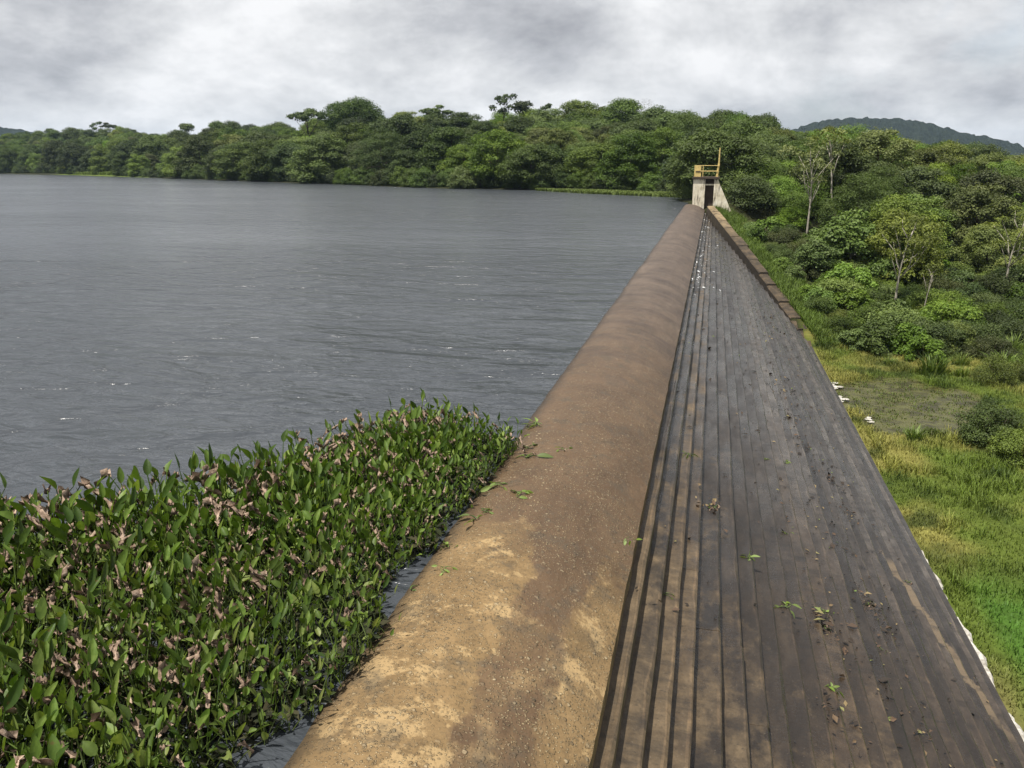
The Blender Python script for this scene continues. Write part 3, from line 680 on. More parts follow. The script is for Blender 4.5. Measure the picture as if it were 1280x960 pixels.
CLEAR = [(1120, 54, 42), (1155, 52, 35), (1256, 59, 38), (1008, 72, 34), (1042, 76, 30), (1060, 62, 42), (962, 86, 52), (1000, 98, 36)]     # glades in which single trees stand free
right = []
for x, y, z in cand((2.5, 120), (52, 190), 9000, 4.6):
    wy = WA[1]+(YEND-WA[1])*(XT-x)/(XT+0.45)
    if (x-WA[0])*nr[0]+(y-WA[1])*nr[1] < 5.2 and y < 84: continue
    if x < 5 and y < 84: continue
    if y < 62 and x < 10.5: continue
    if y < 58+max(0, (16-x))*0.4 and x < 34: continue
    pj = proj((x, y, z+4))
    if pj[0] < 840 or pj[0] > 1370 or pj[2] > np.interp(pj[0], [985, 1130, 1280, 1400], [185, 165, 150, 150]): continue
    if any(abs(pj[0]-a) < w and pj[2] < d+1.5 for a, d, w in CLEAR): continue
    right.append((x, y, z, pj[0], pj[2]))
far.sort(key=lambda t: t[4]); right.sort(key=lambda t: t[4])
print('far', len(far), 'right', len(right))
KF = ['broad', 'lobed', 'dense', 'round', 'broad', 'dense', 'olive', 'lobed', 'feather', 'broad']
KR = ['lobed', 'pale', 'round', 'olive', 'broad', 'pale', 'feather', 'lobed', 'feather', 'olive']
KIND = {'broad': 'broad dark green tree', 'lobed': 'many-lobed mid green tree', 'dense': 'dense dark tree', 'round': 'rounded green tree', 'olive': 'olive green tree', 'pale': 'pale olive tree', 'feather': 'bright feathery tree'}
def far_place(x, y, px):
    e = y-np.interp(x, shx[:13], shy[:13]); row = "at the water's edge" if e < 7 else ('on the lower slope' if e < 25 else 'high on the slope')
    return row+' '+('left of the grassy landing' if px < 95 else 'above the grassy landing' if px < 165 else 'between grassy landing and largest tree' if px < 385 else 'below the largest round tree' if px < 500 else 'along the middle far shore' if px < 690 else 'behind the floating strip' if px < 860 else 'behind the tower')
def right_place(x, y, px, D):
    row = 'front' if D < 75 else ('middle' if D < 105 else 'upper')
    return 'in the '+row+' valley wood '+('beside the training wall' if px < 1000 else 'around the forked snag' if px < 1090 else 'around the white-trunked tree' if px < 1180 else 'at the right picture edge')
stuff = []
for i, (x, y, z, px, D) in enumerate(far):
    key = KF[rng.integers(len(KF))]; s = rng.choice([0.85, 1.0, 1.15, 1.35])*rng.uniform(0.9, 1.08)*(0.9 if i < 60 else 1.0); rz = rng.uniform(0, 6.28)
    sq = rng.uniform(0.66, 0.92)
    if i < 165: tree(key, (x, y, z-0.2), s, rz, KIND[key]+' '+far_place(x, y, px), 'trees of the far shore wood', sz=sq)
    else: stuff.append((x, y, z-0.2, s*0.84, rz, key))
for i, (x, y, z, px, D) in enumerate(right):
    key = KR[rng.integers(len(KR))]; s = rng.uniform(0.62, 1.0)*np.interp(D, [60, 90], [0.8, 1.0]); rz = rng.uniform(0, 6.28)
    if i < 125: tree(key, (x, y, z-0.2), s, rz, KIND[key]+' '+right_place(x, y, px, D), 'trees of the valley wood')
    else: stuff.append((x, y, z-0.2, s*1.05, rz, key))
# the rest of the wood reads as one mass
def instanced(name, pts, key_meshes, **props):
    pc = bpy.data.collections.new('tree_sources'); keys = sorted(key_meshes)
    for k in keys: pc.objects.link(bpy.data.objects.new('source_'+k, key_meshes[k]))
    me = bpy.data.meshes.new(name); me.from_pydata([p[:3] for p in pts], [], [])
    a = me.attributes.new('sc', 'FLOAT', 'POINT'); a.data.foreach_set('value', [p[3] for p in pts])
    a = me.attributes.new('rz', 'FLOAT', 'POINT'); a.data.foreach_set('value', [p[4] for p in pts])
    a = me.attributes.new('ix', 'INT', 'POINT'); a.data.foreach_set('value', [keys.index(p[5]) for p in pts])
    o = link(name, me, **props)
    g = bpy.data.node_groups.new(name, 'GeometryNodeTree')
    g.interface.new_socket('Geometry', in_out='INPUT', socket_type='NodeSocketGeometry'); g.interface.new_socket('Geometry', in_out='OUTPUT', socket_type='NodeSocketGeometry')
    gi = g.nodes.new('NodeGroupInput'); go = g.nodes.new('NodeGroupOutput'); ci = g.nodes.new('GeometryNodeCollectionInfo'); ip = g.nodes.new('GeometryNodeInstanceOnPoints')
    ci.inputs['Collection'].default_value = pc; ci.inputs['Separate Children'].default_value = True; ci.inputs['Reset Children'].default_value = True
    def na(nm, ty):
        n = g.nodes.new('GeometryNodeInputNamedAttribute'); n.data_type = ty; n.inputs[0].default_value = nm
        return [s for s in n.outputs if s.name == 'Attribute' and s.enabled][0]
    cx_ = g.nodes.new('ShaderNodeCombineXYZ'); g.links.new(na('rz', 'FLOAT'), cx_.inputs[2])
    g.links.new(gi.outputs[0], ip.inputs['Points']); g.links.new(ci.outputs[0], ip.inputs['Instance']); ip.inputs['Pick Instance'].default_value = True
    g.links.new(na('ix', 'INT'), ip.inputs['Instance Index']); g.links.new(cx_.outputs[0], ip.inputs['Rotation']); g.links.new(na('sc', 'FLOAT'), ip.inputs['Scale'])
    g.links.new(ip.outputs[0], go.inputs[0])
    md = o.modifiers.new('scatter', 'NODES'); md.node_group = g
    return o
if stuff:
    instanced('woodland', stuff, {k: PROTO[k][0] for k in set(s[5] for s in stuff)}, kind='stuff', label='distant tree canopy covering the hillside behind the lake', category='woodland')
print('stuff trees', len(stuff))

exec_later = []
# ------------------------------------------------------------------ single trees that stand out
def gz1(x, y): return float(ground_z([x], [y])[0])
def stand(px, py_top, D, key, H, label, sz=1.0, name='tree', group=None, rz=None, H_proto=9.5):
    """a tree whose top shows at this pixel, at a distance fixed by the wood it stands in; its foot is on the ground"""
    p = C0+ray(px, py_top)*D; g = gz1(p[0], p[1]); h = max(2.0, p[2]-g)
    s = h/H_proto/sz
    return tree(key, (p[0], p[1], g-0.1), s, rz if rz is not None else random.random()*6, label, group, sz=sz, name=name)
proto('giant', 15, 6.3, 26000, 0.36, M_LEAF_A, H0=8.0, rr=(1.5, 2.4), nlob=26, r0=0.5, seed=31, under=0.45, nlimb=12)
proto('flat', 10, 3.6, 1900, 0.45, M_LEAF_A, kind='umbrella', H0=7.2, rr=(0.7, 1.2), nlob=10, flat=0.45, r0=0.14, seed=32, nlimb=9)
proto('gappy', 10, 2.3, 900, 0.42, M_LEAF_A, kind='scatter', H0=6.5, rr=(0.6, 1.0), nlob=7, r0=0.10, seed=33, nlimb=7)
proto('ball', 10, 1.5, 1500, 0.42, M_LEAF_A, kind='scatter', H0=7.6, rr=(0.9, 1.3), nlob=6, r0=0.10, seed=34, nlimb=5)
proto('twigs', 9, 2.6, 2600, 0.24, M_LEAF_D, H0=3.5, rr=(0.8, 1.4), nlob=16, r0=0.16, seed=35, nlimb=16, aspect=0.14, bark=M_PALE)
proto('bigleaf', 8, 3.0, 6000, 0.38, M_LEAF_C, H0=2.6, rr=(0.9, 1.4), nlob=16, seed=36, under=0.3, aspect=0.7, bark=M_PALE, r0=0.15)
proto('whitetrunk', 9.5, 2.5, 1700, 0.22, M_LEAF_E, kind='scatter', H0=5.2, rr=(0.6, 1.1), nlob=13, flat=0.6, bark=M_PALE, r0=0.125, seed=37, lean=(0.9, 0.1), nlimb=10, fork=0.42)
proto('snag', 8, 1.6, 260, 0.30, M_LEAF_E, kind='umbrella', H0=6.0, rr=(0.4, 0.8), nlob=7, bark=M_PALE, r0=0.12, seed=38, lean=(0.9, -0.2), nlimb=6, fork=0.5)
stand(439, 119, 190, 'giant', 15, 'largest round-crowned tree rising above the far wood', H_proto=15)
stand(384, 134, 195, 'flat', 10, 'flat-topped spreading tree left of the largest round-crowned tree', H_proto=10)
stand(545, 131, 205, 'flat', 10, 'small flat dark tree on the skyline right of the largest tree', H_proto=10)
stand(630, 121, 190, 'gappy', 10, 'thin gappy tree sticking up above the middle of the far wood', H_proto=9)
stand(653, 127, 190, 'ball', 10, 'small ball-topped tree beside the thin gappy skyline tree', H_proto=9.6)
stand(682, 133, 188, 'gappy', 10, 'low dark tree on the skyline right of the ball-topped tree', H_proto=9)
stand(724, 121, 178, 'round', 8, 'rounded tree crown topping the skyline above the middle shore', H_proto=8)
stand(806, 123, 172, 'twigs', 9, 'grey leafless twiggy tree on the far skyline', H_proto=9)
stand(782, 128, 174, 'twigs', 9, 'smaller grey twiggy tree left of the leafless skyline tree', H_proto=9)
stand(120, 154, 395, 'gappy', 10, 'leftmost of the thin gappy trees on the left skyline', H_proto=9)
stand(136, 153, 395, 'flat', 10, 'thin umbrella tree on the far left skyline', H_proto=10)
stand(62, 161, 400, 'ball', 10, 'dark ball-topped tree at the far left skyline', H_proto=9.6)
stand(232, 155, 340, 'ball', 10, 'dark round-topped tree on the left skyline', H_proto=9.6)
stand(270, 154, 320, 'ball', 10, 'small dark tree on the skyline left of the flat-topped tree', H_proto=9.6)
stand(950, 136, 150, 'broad', 9.5, 'dark broad tree on the skyline above the cream tower', H_proto=9.5)
stand(998, 208, 100, 'feather', 8, 'bright yellow-green feathery tree just right of the cream tower', H_proto=8)
stand(948, 200, 96, 'feather', 8, 'bright green feathery tree behind the yellow mast', H_proto=8)
stand(962, 246, 86, 'feather', 8, 'low bright green tree beside the upper training wall', H_proto=8)
stand(1085, 222, 88, 'twigs', 9, 'brown twiggy tree in the middle of the valley wood', H_proto=8.6, sz=0.9)
def based(px, py_base, z, H, key, label, H_proto, rz=0.0, sz=1.0):
    p = onz(px, py_base, z); g = gz1(p[0], p[1]); return tree(key, (p[0], p[1], g-0.1), H/H_proto, rz, label, sz=sz)
def at_d(px, py_base, D, H, key, label, H_proto, rz=0.0, sz=1.0):
    p = C0+ray(px, py_base)*D; g = gz1(p[0], p[1]); return tree(key, (p[0], p[1], g-0.1), H/H_proto, rz, label, sz=sz)
at_d(1116, 392, 54, 7.2, 'whitetrunk', 'slender tree with white trunk standing before the valley wood', 9.5, 0.3)
at_d(1150, 402, 52, 4.0, 'snag', 'short leaning pale snag right of the white-trunked tree', 8, 0.2)
at_d(1252, 376, 59, 7.2, 'whitetrunk', 'pale-trunked tree at the right edge of the valley wood', 9.5, 0.0)
at_d(1008, 326, 72, 8.0, 'whitetrunk', 'thin twin-stemmed tree near the training wall', 9.5, 2.2, 1.1)
at_d(1038, 300, 76, 8.5, 'snag', 'pale forked snag above the big-leaved bright tree', 8, 3.4)
at_d(1060, 338, 62, 5.2, 'bigleaf', 'big-leaved bright green tree left of the white-trunked tree', 8, 0.0)
at_d(1108, 366, 62, 3.4, 'bigleaf', 'small big-leaved tree at the foot of the white-trunked tree', 8, 1.5)
at_d(1012, 372, 60, 3.2, 'bigleaf', 'small big-leaved tree next to the training wall', 8, 2.6)

# ------------------------------------------------------------------ shrubs
def shrub_proto(key, H, R, nl, size, mat, aspect=0.6, nlob=9, rr=(0.4, 0.7), seed=1):
    rng_ = np.random.default_rng(seed); lob = make_lobes(R, 0.25, H-0.4, nlob, rr[0], rr[1], rng_)
    V, f, rd = crown(lob, nl, size, 0.85, aspect, (0.55, 1.1), 0.4, 0.9, rng_)
    mb = MB()
    for a in range(6): mb.tube([(0.05*math.cos(a), 0.05*math.sin(a), -0.2), (R*0.35*math.cos(a), R*0.35*math.sin(a), H*0.4), (R*0.6*math.cos(a), R*0.6*math.sin(a), H*0.75)], [0.03, 0.02, 0.01], 4)
    PROTO[key] = (mesh_np('foliage', V, f, [mat], rnd=rd), mb.mesh('stems', M_BARK, True))
def spike_proto(key, H, R, n, w, mat, seed=1):
    rng_ = np.random.default_rng(seed); V = []; f = []
    for i in range(n):
        a = rng_.uniform(0, 6.28); r = R*math.sqrt(rng_.random())*0.55; h = H*rng_.uniform(0.5, 1.0); lean = rng_.uniform(0.1, 0.75)*h
        b = np.array([r*math.cos(a), r*math.sin(a), -0.05]); d = np.array([math.cos(a+rng_.normal()*0.5), math.sin(a+rng_.normal()*0.5), 0]); sd = np.array([-d[1], d[0], 0])*w*rng_.uniform(0.6, 1.2)
        k = len(V)
        for t, ww in ((0, 0.7), (0.35, 1.0), (0.7, 0.8)):
            c_ = b+d*lean*t*t+np.array([0, 0, h*(t-0.25*t*t*lean/h)]); V += [c_-sd*ww, c_+sd*ww]
        V.append(b+d*lean*1.05+np.array([0, 0, h*(1-0.35*lean/h)]))
        f += [(k, k+1, k+3, k+2), (k+2, k+3, k+5, k+4), (k+4, k+5, k+6, k+6)]
    V = np.array(V); f = np.array(f); q = f[f[:, 2] != f[:, 3]]; t3 = f[f[:, 2] == f[:, 3]][:, :3]
    rd = np.random.default_rng(seed).random(len(f))
    PROTO[key] = (mesh_np('blades', V, [q, t3], [mat], rnd=rd), None)
shrub_proto('shrub_round', 2.2, 1.5, 8000, 0.125, M_LEAF_B, seed=41)
shrub_proto('shrub_big', 2.4, 1.6, 4200, 0.20, M_LEAF_C, 0.75, seed=42)
shrub_proto('shrub_dark', 2.0, 1.5, 8000, 0.115, M_LEAF_A, 0.5, seed=43)
shrub_proto('shrub_olive', 1.9, 1.5, 8000, 0.105, M_LEAF_E, 0.45, seed=44)
spike_proto('reed', 1.6, 1.2, 130, 0.035, M_LEAF_B, 51)
spike_proto('reed_bright', 1.1, 0.9, 110, 0.03, M_LEAF_C, 52)
def shrub(key, loc, s, rz, label, group=None, name='shrub'):
    t = thing(name, loc, label, 'shrub' if name == 'shrub' else 'reeds', group, rz, s)
    link('foliage', PROTO[key][0], t)
    if PROTO[key][1]: link('stems', PROTO[key][1], t)
    return t
SL = {'shrub_round': 'round green bush in the thicket', 'shrub_big': 'large-leaved bright bush in the thicket', 'shrub_dark': 'dark green bush in the thicket', 'shrub_olive': 'olive green bush in the thicket', 'reed': 'tall reed clump in the thicket'}
proto('shore_bush', 4.2, 2.4, 9000, 0.24, M_LEAF_A, H0=0.2, rr=(0.7, 1.2), nlob=16, seed=61, r0=0.1)
proto('slope_bush_bright', 3.6, 2.3, 9000, 0.17, M_LEAF_C, H0=0.2, rr=(0.6, 1.1), nlob=18, seed=63, r0=0.08, aspect=0.45)
proto('slope_bush', 3.4, 2.2, 9000, 0.18, M_LEAF_B, H0=0.2, rr=(0.6, 1.1), nlob=16, seed=62, r0=0.08)
rng = np.random.default_rng(35); nb_ = 0
xs_ = -330.0
while xs_ < -2.6:                                     # bushes hanging over the far waterline
    step = np.interp(xs_, [-330, -150, -60, -2], [3.6, 3.0, 2.8, 2.2]); xs_ += step*rng.uniform(0.8, 1.2)
    if -205 < xs_ < -172: continue
    yb = np.interp(xs_, shx[:14], shy[:14])+rng.uniform(1.2, 3.2); pj = proj((xs_, yb, 1))
    if pj[0] < -60: continue
    lab = 'dark low bush overhanging the far waterline '+('left of the grassy landing' if pj[0] < 95 else 'between grassy landing and largest tree' if pj[0] < 385 else 'below the largest round tree' if pj[0] < 500 else 'along the middle shore' if pj[0] < 690 else 'behind the floating strip')
    tree('shore_bush', (xs_, yb, max(0.0, gz1(xs_, yb))-0.25), rng.uniform(0.5, 0.85), rng.uniform(0, 6.28), lab, 'bushes along the far waterline', cat='bush', name='shore_bush'); nb_ += 1
for (x, y) in scatter(1500, (-2.2, 16), (79, 104), 2.1, lambda x, y: True, rng):      # bushes on the slope behind the tower
    if x < 1.2 and y < 83 or x > 9+(y-80)*0.5: continue
    wyy = WA[1]+(YEND-WA[1])*(XT-x)/(XT+0.45)
    if (x-WA[0])*nr[0]+(y-WA[1])*nr[1] < 3.6 and y < 82: continue
    key = 'slope_bush_bright' if x > 2.2 and rng.random() < 0.8 else 'slope_bush'; z = gz1(x, y)
    if z < 0.1 and x < 0: continue
    tree(key, (x, y, z-0.2), rng.uniform(0.6, 1.1), rng.uniform(0, 6.28), ('bright green' if key.endswith('bright') else 'dark green')+' bush on the slope '+('right of the tower' if x > 3 else 'behind the tower'), 'bushes on the slope behind the tower', cat='bush', name='slope_bush'); nb_ += 1
print('bushes', nb_)
sk = ['shrub_round', 'shrub_big', 'shrub_dark', 'shrub_olive', 'shrub_round', 'shrub_dark', 'reed']
rng = np.random.default_rng(15)
sp = scatter(5000, (3, 34), (37, 74), 1.35, lambda x, y: True, rng)
szs = ground_z([p[0] for p in sp], [p[1] for p in sp]); nsh = 0
for (x, y), z in zip(sp, szs):
    wy = WA[1]+(YEND-WA[1])*(XT-x)/(XT+0.45)
    if (x-WA[0])*nr[0]+(y-WA[1])*nr[1] < 2.1: continue
    if y < 44.6+0.8*math.sin(x*1.3) and x < 12.5: continue
    if 12.5 <= x and y < 38.5+1.5*math.sin(x): continue
    if y < 43 and rng.random() < 0.45: continue
    pj = proj((x, y, z+1))
    if pj[0] > 1330 or pj[0] < 900: continue
    if any(abs(pj[0]-a) < 22 and d-4 < pj[2] < d for a, d, w in CLEAR[:4]): continue
    if nsh >= 290: break
    big = 1.0 if y > 48 else (0.75 if y > 44 else 0.5)
    key = sk[rng.integers(len(sk))]
    if (x-WA[0])*nr[0]+(y-WA[1])*nr[1] < 3.5: big *= 0.6
    if y < 50 and rng.random() < 0.35: key = 'reed'
    if y < 44 and rng.random() < 0.6: key = 'shrub_olive'
    if x < 9.5 and rng.random() < 0.25: key = 'shrub_big'
    shrub(key, (x, y, z-0.1), rng.uniform(0.65, 1.1)*big, rng.uniform(0, 6.28), SL[key]+(' beside the training wall' if pj[0] < 1010 else ' left of the white trunk' if pj[0] < 1100 else ' behind the boggy pool' if pj[0] < 1190 else ' at the right edge'), 'thicket before the valley wood'); nsh += 1
print('shrubs', nsh)
def meadow_bush(px, py, key, s, label, name='shrub'):
    p = onz(px, py, ZF); return shrub(key, (p[0], p[1], ZF-0.02), s, random.random()*6, label, name=name)
meadow_bush(1236, 552, 'shrub_dark', 0.75, 'low dark bush at the right end of the boggy pool')
meadow_bush(1262, 548, 'reed', 0.75, 'dark reed clump beside the low dark bush near the pool', 'reed_clump')
meadow_bush(1225, 545, 'reed', 0.60, 'short reed clump left of the low dark bush', 'reed_clump')
meadow_bush(1143, 549, 'reed_bright', 0.62, 'small bright reed tuft at the near edge of the boggy pool', 'reed_clump')
meadow_bush(1275, 578, 'shrub_round', 0.55, 'small green bush at the right edge below the pool')
meadow_bush(1165, 468, 'reed', 0.85, 'dark reed clump at the far right bank of the pool', 'reed_clump')
meadow_bush(1185, 440, 'shrub_olive', 0.9, 'pale dry bush behind the boggy pool')
meadow_bush(1250, 478, 'shrub_olive', 0.7, 'brownish dry bush on the grassy bank right of the pool')

# ------------------------------------------------------------------ grass
m = Mat('grass_blade'); c = m.attr('gcol', 'Color')
m.set(Base_Color=c, Roughness=0.6, Specular_IOR_Level=0.25)
t = m.new('ShaderNodeBsdfTranslucent'); m.l.new(c, t.inputs[0]); ms = m.new('ShaderNodeMixShader'); ms.inputs[0].default_value = 0.3
m.l.new(m.b.outputs[0], ms.inputs[1]); m.l.new(t.outputs[0], ms.inputs[2]); m.l.new(ms.outputs[0], m.o.inputs[0]); M_GRASS = m.m
def grass(name, x, y, z, col, hgt, w, rng, **props):
    n = len(x); a = rng.uniform(0, 6.28, n); h = hgt*rng.uniform(0.5, 1.3, n); ln = h*rng.uniform(0.1, 0.9, n); d = np.stack([np.cos(a), np.sin(a), 0*a], 1); sd = np.stack([-np.sin(a), np.cos(a), 0*a], 1)*(w*rng.uniform(0.6, 1.4, n))[:, None]
    b = np.stack([x, y, z-0.03], 1); up_ = np.stack([0*h, 0*h, h], 1)
    mid = b+d*(ln*0.3)[:, None]+up_*0.6; tip = b+d*ln[:, None]+up_
    V = np.stack([b-sd, b+sd, mid+sd*0.8, mid-sd*0.8, tip], 1).reshape(-1, 3); k = np.arange(n)*5
    cc = np.repeat(col*rng.uniform(0.65, 1.4, (n, 1)), 5, 0)
    return link(name, mesh_np(name, V, [np.stack([k, k+1, k+2, k+3], 1), np.stack([k+3, k+2, k+4], 1)], [M_GRASS], col=cc), **props)
rng = np.random.default_rng(25)
n = 190000; x = XT+0.15+(rng.random(n)**1.25)*15; y = rng.uniform(12, 53, n)
pr = (np.stack([x, y, np.full(n, ZF)], 1)-C0); dd = pr@FW; pxx = 640+F*(pr@RT)/dd; 
den = fbm(x, y, 1.3, 3, 77)
keep = (pxx < 1330) & (pool_mask(x, y) < 0.35+0.35*rng.random(n)) & (rng.random(n) < 0.35+1.3*np.clip(den-0.25, 0, 1))
keep &= ~((x < XT+0.55) & (y < 15.5) & (rng.random(n) < 0.7))
x = x[keep]; y = y[keep]; hg = np.where(y < 21.5, 0.16, 0.13+0.30*np.clip(fbm(x, y, 0.7, 3, 19)-0.38, 0, 1)*2)
grass('meadow_grass', x, y, ground_z(x, y), meadow_col(x, y), hg, 0.012, rng, kind='stuff', label='green and yellowish meadow grass below the dam', category='grass')
n = 60000; x = XT+0.4+(rng.random(n)**1.2)*14; y = rng.uniform(20, 46, n); cl = fbm(x, y, 0.8, 4, 131)
keep = (cl > 0.56) & (pool_mask(x, y) < 0.5); x = x[keep]; y = y[keep]
grass('meadow_tufts', x, y, ground_z(x, y), meadow_col(x, y)*np.array([0.9, 0.95, 0.8]), 0.32*np.clip((fbm(x, y, 0.8, 4, 131)-0.5)*9, 0.25, 1.1), 0.014, rng, kind='stuff', label='taller uneven grass tufts in the meadow', category='grass')
# thin weeds in the pool
n = 16000; x = rng.uniform(XT, 15, n); y = rng.uniform(31, 46, n); pk = pool_mask(x, y); nn = fbm(x, y, 1.6, 4, 47)
keep = (pk > 0.05) & (nn > 0.43); x = x[keep]; y = y[keep]
grass('pool_weed', x, y, np.full(len(x), ZF-0.10), np.tile(np.array([0.10, 0.14, 0.03]), (len(x), 1)), 0.09, 0.02, rng, kind='stuff', label='sparse weed floating on the brown boggy pool', category='weed')
# strip of grass between training wall and wood
n = 26000; t = rng.random(n); off = 0.55+rng.random(n)**1.5*3.0; x = WA[0]+dv[0]*t+nr[0]*off; y = WA[1]+dv[1]*t+nr[1]*off
gcol = np.array([0.085, 0.130, 0.020])*np.ones((n, 1))*(0.7+0.8*fbm(x, y, 0.8, 3, 3))[:, None]
grass('wall_grass', x, y, ground_z(x, y), gcol, 0.42, 0.02, rng, kind='stuff', label='grass strip growing along the brown training wall', category='grass')
# grassy landing on the far left shore
n = 2500; x = rng.uniform(-212, -160, n); y = np.interp(x, shx[:13], shy[:13])+rng.uniform(0, 3.5, n)
grass('shore_grass', x, y, np.maximum(ground_z(x, y), 0), np.tile(np.array([0.13, 0.18, 0.035]), (n, 1)), 0.9, 0.12, rng, kind='stuff', label='light green grassy landing on the far left shore', category='grass')
# floating mat by the far shore
n = 16000; u_ = rng.random(n); x = -24+22.3*u_; y = np.interp(x, [-24, -15, -2], [114.5, 104, 93])+rng.random(n)*np.interp(x, [-24, -15, -2], [1.5, 9, 9])
keep = (x < -1.9); x = x[keep]; y = y[keep]
grass('far_floating_mat', x, y, np.zeros(len(x)), np.tile(np.array([0.115, 0.155, 0.035]), (len(x), 1)), 0.34, 0.11, rng, kind='stuff', label='light green floating plant mat beside the far shore left of the tower', category='plant mat')

# ------------------------------------------------------------------ far hills
def hill(name, prof_px, D, depth, seed, extra=()):
    pts = np.array([C0+ray(px, py)*D for px, py in prof_px]); u0 = pts[0, :2]; dr = pts[-1, :2]-u0; Ln = np.linalg.norm(dr); dr /= Ln; nrm = np.array([-dr[1], dr[0]])
    if nrm@FW[:2] < 0: nrm = -nrm
    s = (pts[:, :2]-u0)@dr
    U = np.arange(-60, Ln+60, 4.0); T = np.arange(-depth, depth+1, 9.0); UU, TT = np.meshgrid(U, T)
    zc = np.interp(UU, s, pts[:, 2])
    Xh = u0[0]+dr[0]*UU+nrm[0]*TT; Yh = u0[1]+dr[1]*UU+nrm[1]*TT
    z = -6+(zc+6)*np.exp(-(TT/depth/0.48)**2)
    z = z+9*(fbm(Xh, Yh, 0.02, 3, seed)-0.47)*(np.abs(TT) > 25)+6.5*(vnoise(Xh, Yh, 0.11, seed+4)-0.5)+4*(vnoise(Xh, Yh, 0.24, seed+7)-0.5)
    k = UU.shape[1]; ii = np.arange((UU.shape[0]-1)*k).reshape(-1, k)[:, :-1].ravel()
    m = Mat(name+'_canopy'); v = m.pos()
    c = m.ramp(m.noise(v, 0.12, 5, 0.65), [(0.3, (0.010, 0.014, 0.010)), (0.6, (0.022, 0.030, 0.018)), (0.75, (0.038, 0.048, 0.026))])
    m.set(Base_Color=c, Roughness=1.0, Specular_IOR_Level=0.05, Normal=m.bump(m.noise(v, 0.25, 4, 0.7), 1.0, 4.0))
    link('hill', mesh_np('hill', np.stack([Xh, Yh, z], 2).reshape(-1, 3), np.stack([ii, ii+1, ii+k+1, ii+k], 1), [m.m], smooth=False), kind='structure')
hill('hill_right', [(930, 185), (975, 168), (1005, 157), (1030, 151), (1085, 149), (1110, 150), (1150, 154), (1180, 163), (1215, 172), (1245, 178), (1265, 192), (1290, 198), (1340, 203)], 1250, 260, 5)
hill('hill_left', [(-260, 150), (-120, 146), (-40, 152), (0, 158), (20, 162), (45, 168), (90, 176), (150, 190)], 1300, 240, 8)

# ------------------------------------------------------------------ water hyacinth
m = Mat('hyacinth_leaf'); r = m.rand(); a = m.attr('rnd')
c = m.mix(r, m.ramp(a, [(0.0, (0.036, 0.074, 0.010)), (0.6, (0.105, 0.180, 0.026)), (1.0, (0.200, 0.285, 0.056))]), m.ramp(a, [(0.0, (0.052, 0.080, 0.016)), (0.6, (0.140, 0.190, 0.044)), (1.0, (0.245, 0.275, 0.095))]))
v = m.coord('Object'); vein = m.noise(m.map(v, (60, 60, 6)), 1.0, 3, 0.6)
c = m.mix(m.ramp(vein, [(0.35, 0.35), (0.6, 0.0)]), c, m.mix(1.0, c, (0.6, 0.65, 0.5), 'MULTIPLY'))
c = m.mix(m.ramp(m.noise(v, 22, 3, 0.5), [(0.66, 0.0), (0.72, 0.6)]), c, (0.13, 0.075, 0.03))
m.set(Base_Color=c, Roughness=0.5, Specular_IOR_Level=0.3, Normal=m.bump(vein, 0.2, 0.01))
t = m.new('ShaderNodeBsdfTranslucent'); m.l.new(m.mix(1.0, c, (1.3, 1.35, 0.5), 'MULTIPLY'), t.inputs[0]); ms = m.new('ShaderNodeMixShader'); ms.inputs[0].default_value = 0.3
m.l.new(m.b.outputs[0], ms.inputs[1]); m.l.new(t.outputs[0], ms.inputs[2]); m.l.new(ms.outputs[0], m.o.inputs[0]); M_HY = m.m
M_STALK = leaf_mat('hyacinth_stalk', (0.045, 0.085, 0.014), (0.075, 0.125, 0.022), (0.11, 0.16, 0.035), 0.2, 0.15, 0.4)
m = Mat('hyacinth_withered'); v = m.coord('Object')
c = m.ramp(m.noise(v, 25, 4, 0.6), [(0.3, (0.095, 0.066, 0.045)), (0.5, (0.30, 0.215, 0.155)), (0.72, (0.52, 0.40, 0.31))])
M_DEAD = m.set(Base_Color=m.mix(m.math('MULTIPLY', m.rand(), 0.55), c, (0.10, 0.055, 0.03)), Roughness=0.8, Normal=m.bump(m.noise(v, 60, 4, 0.6), 0.6, 0.01))

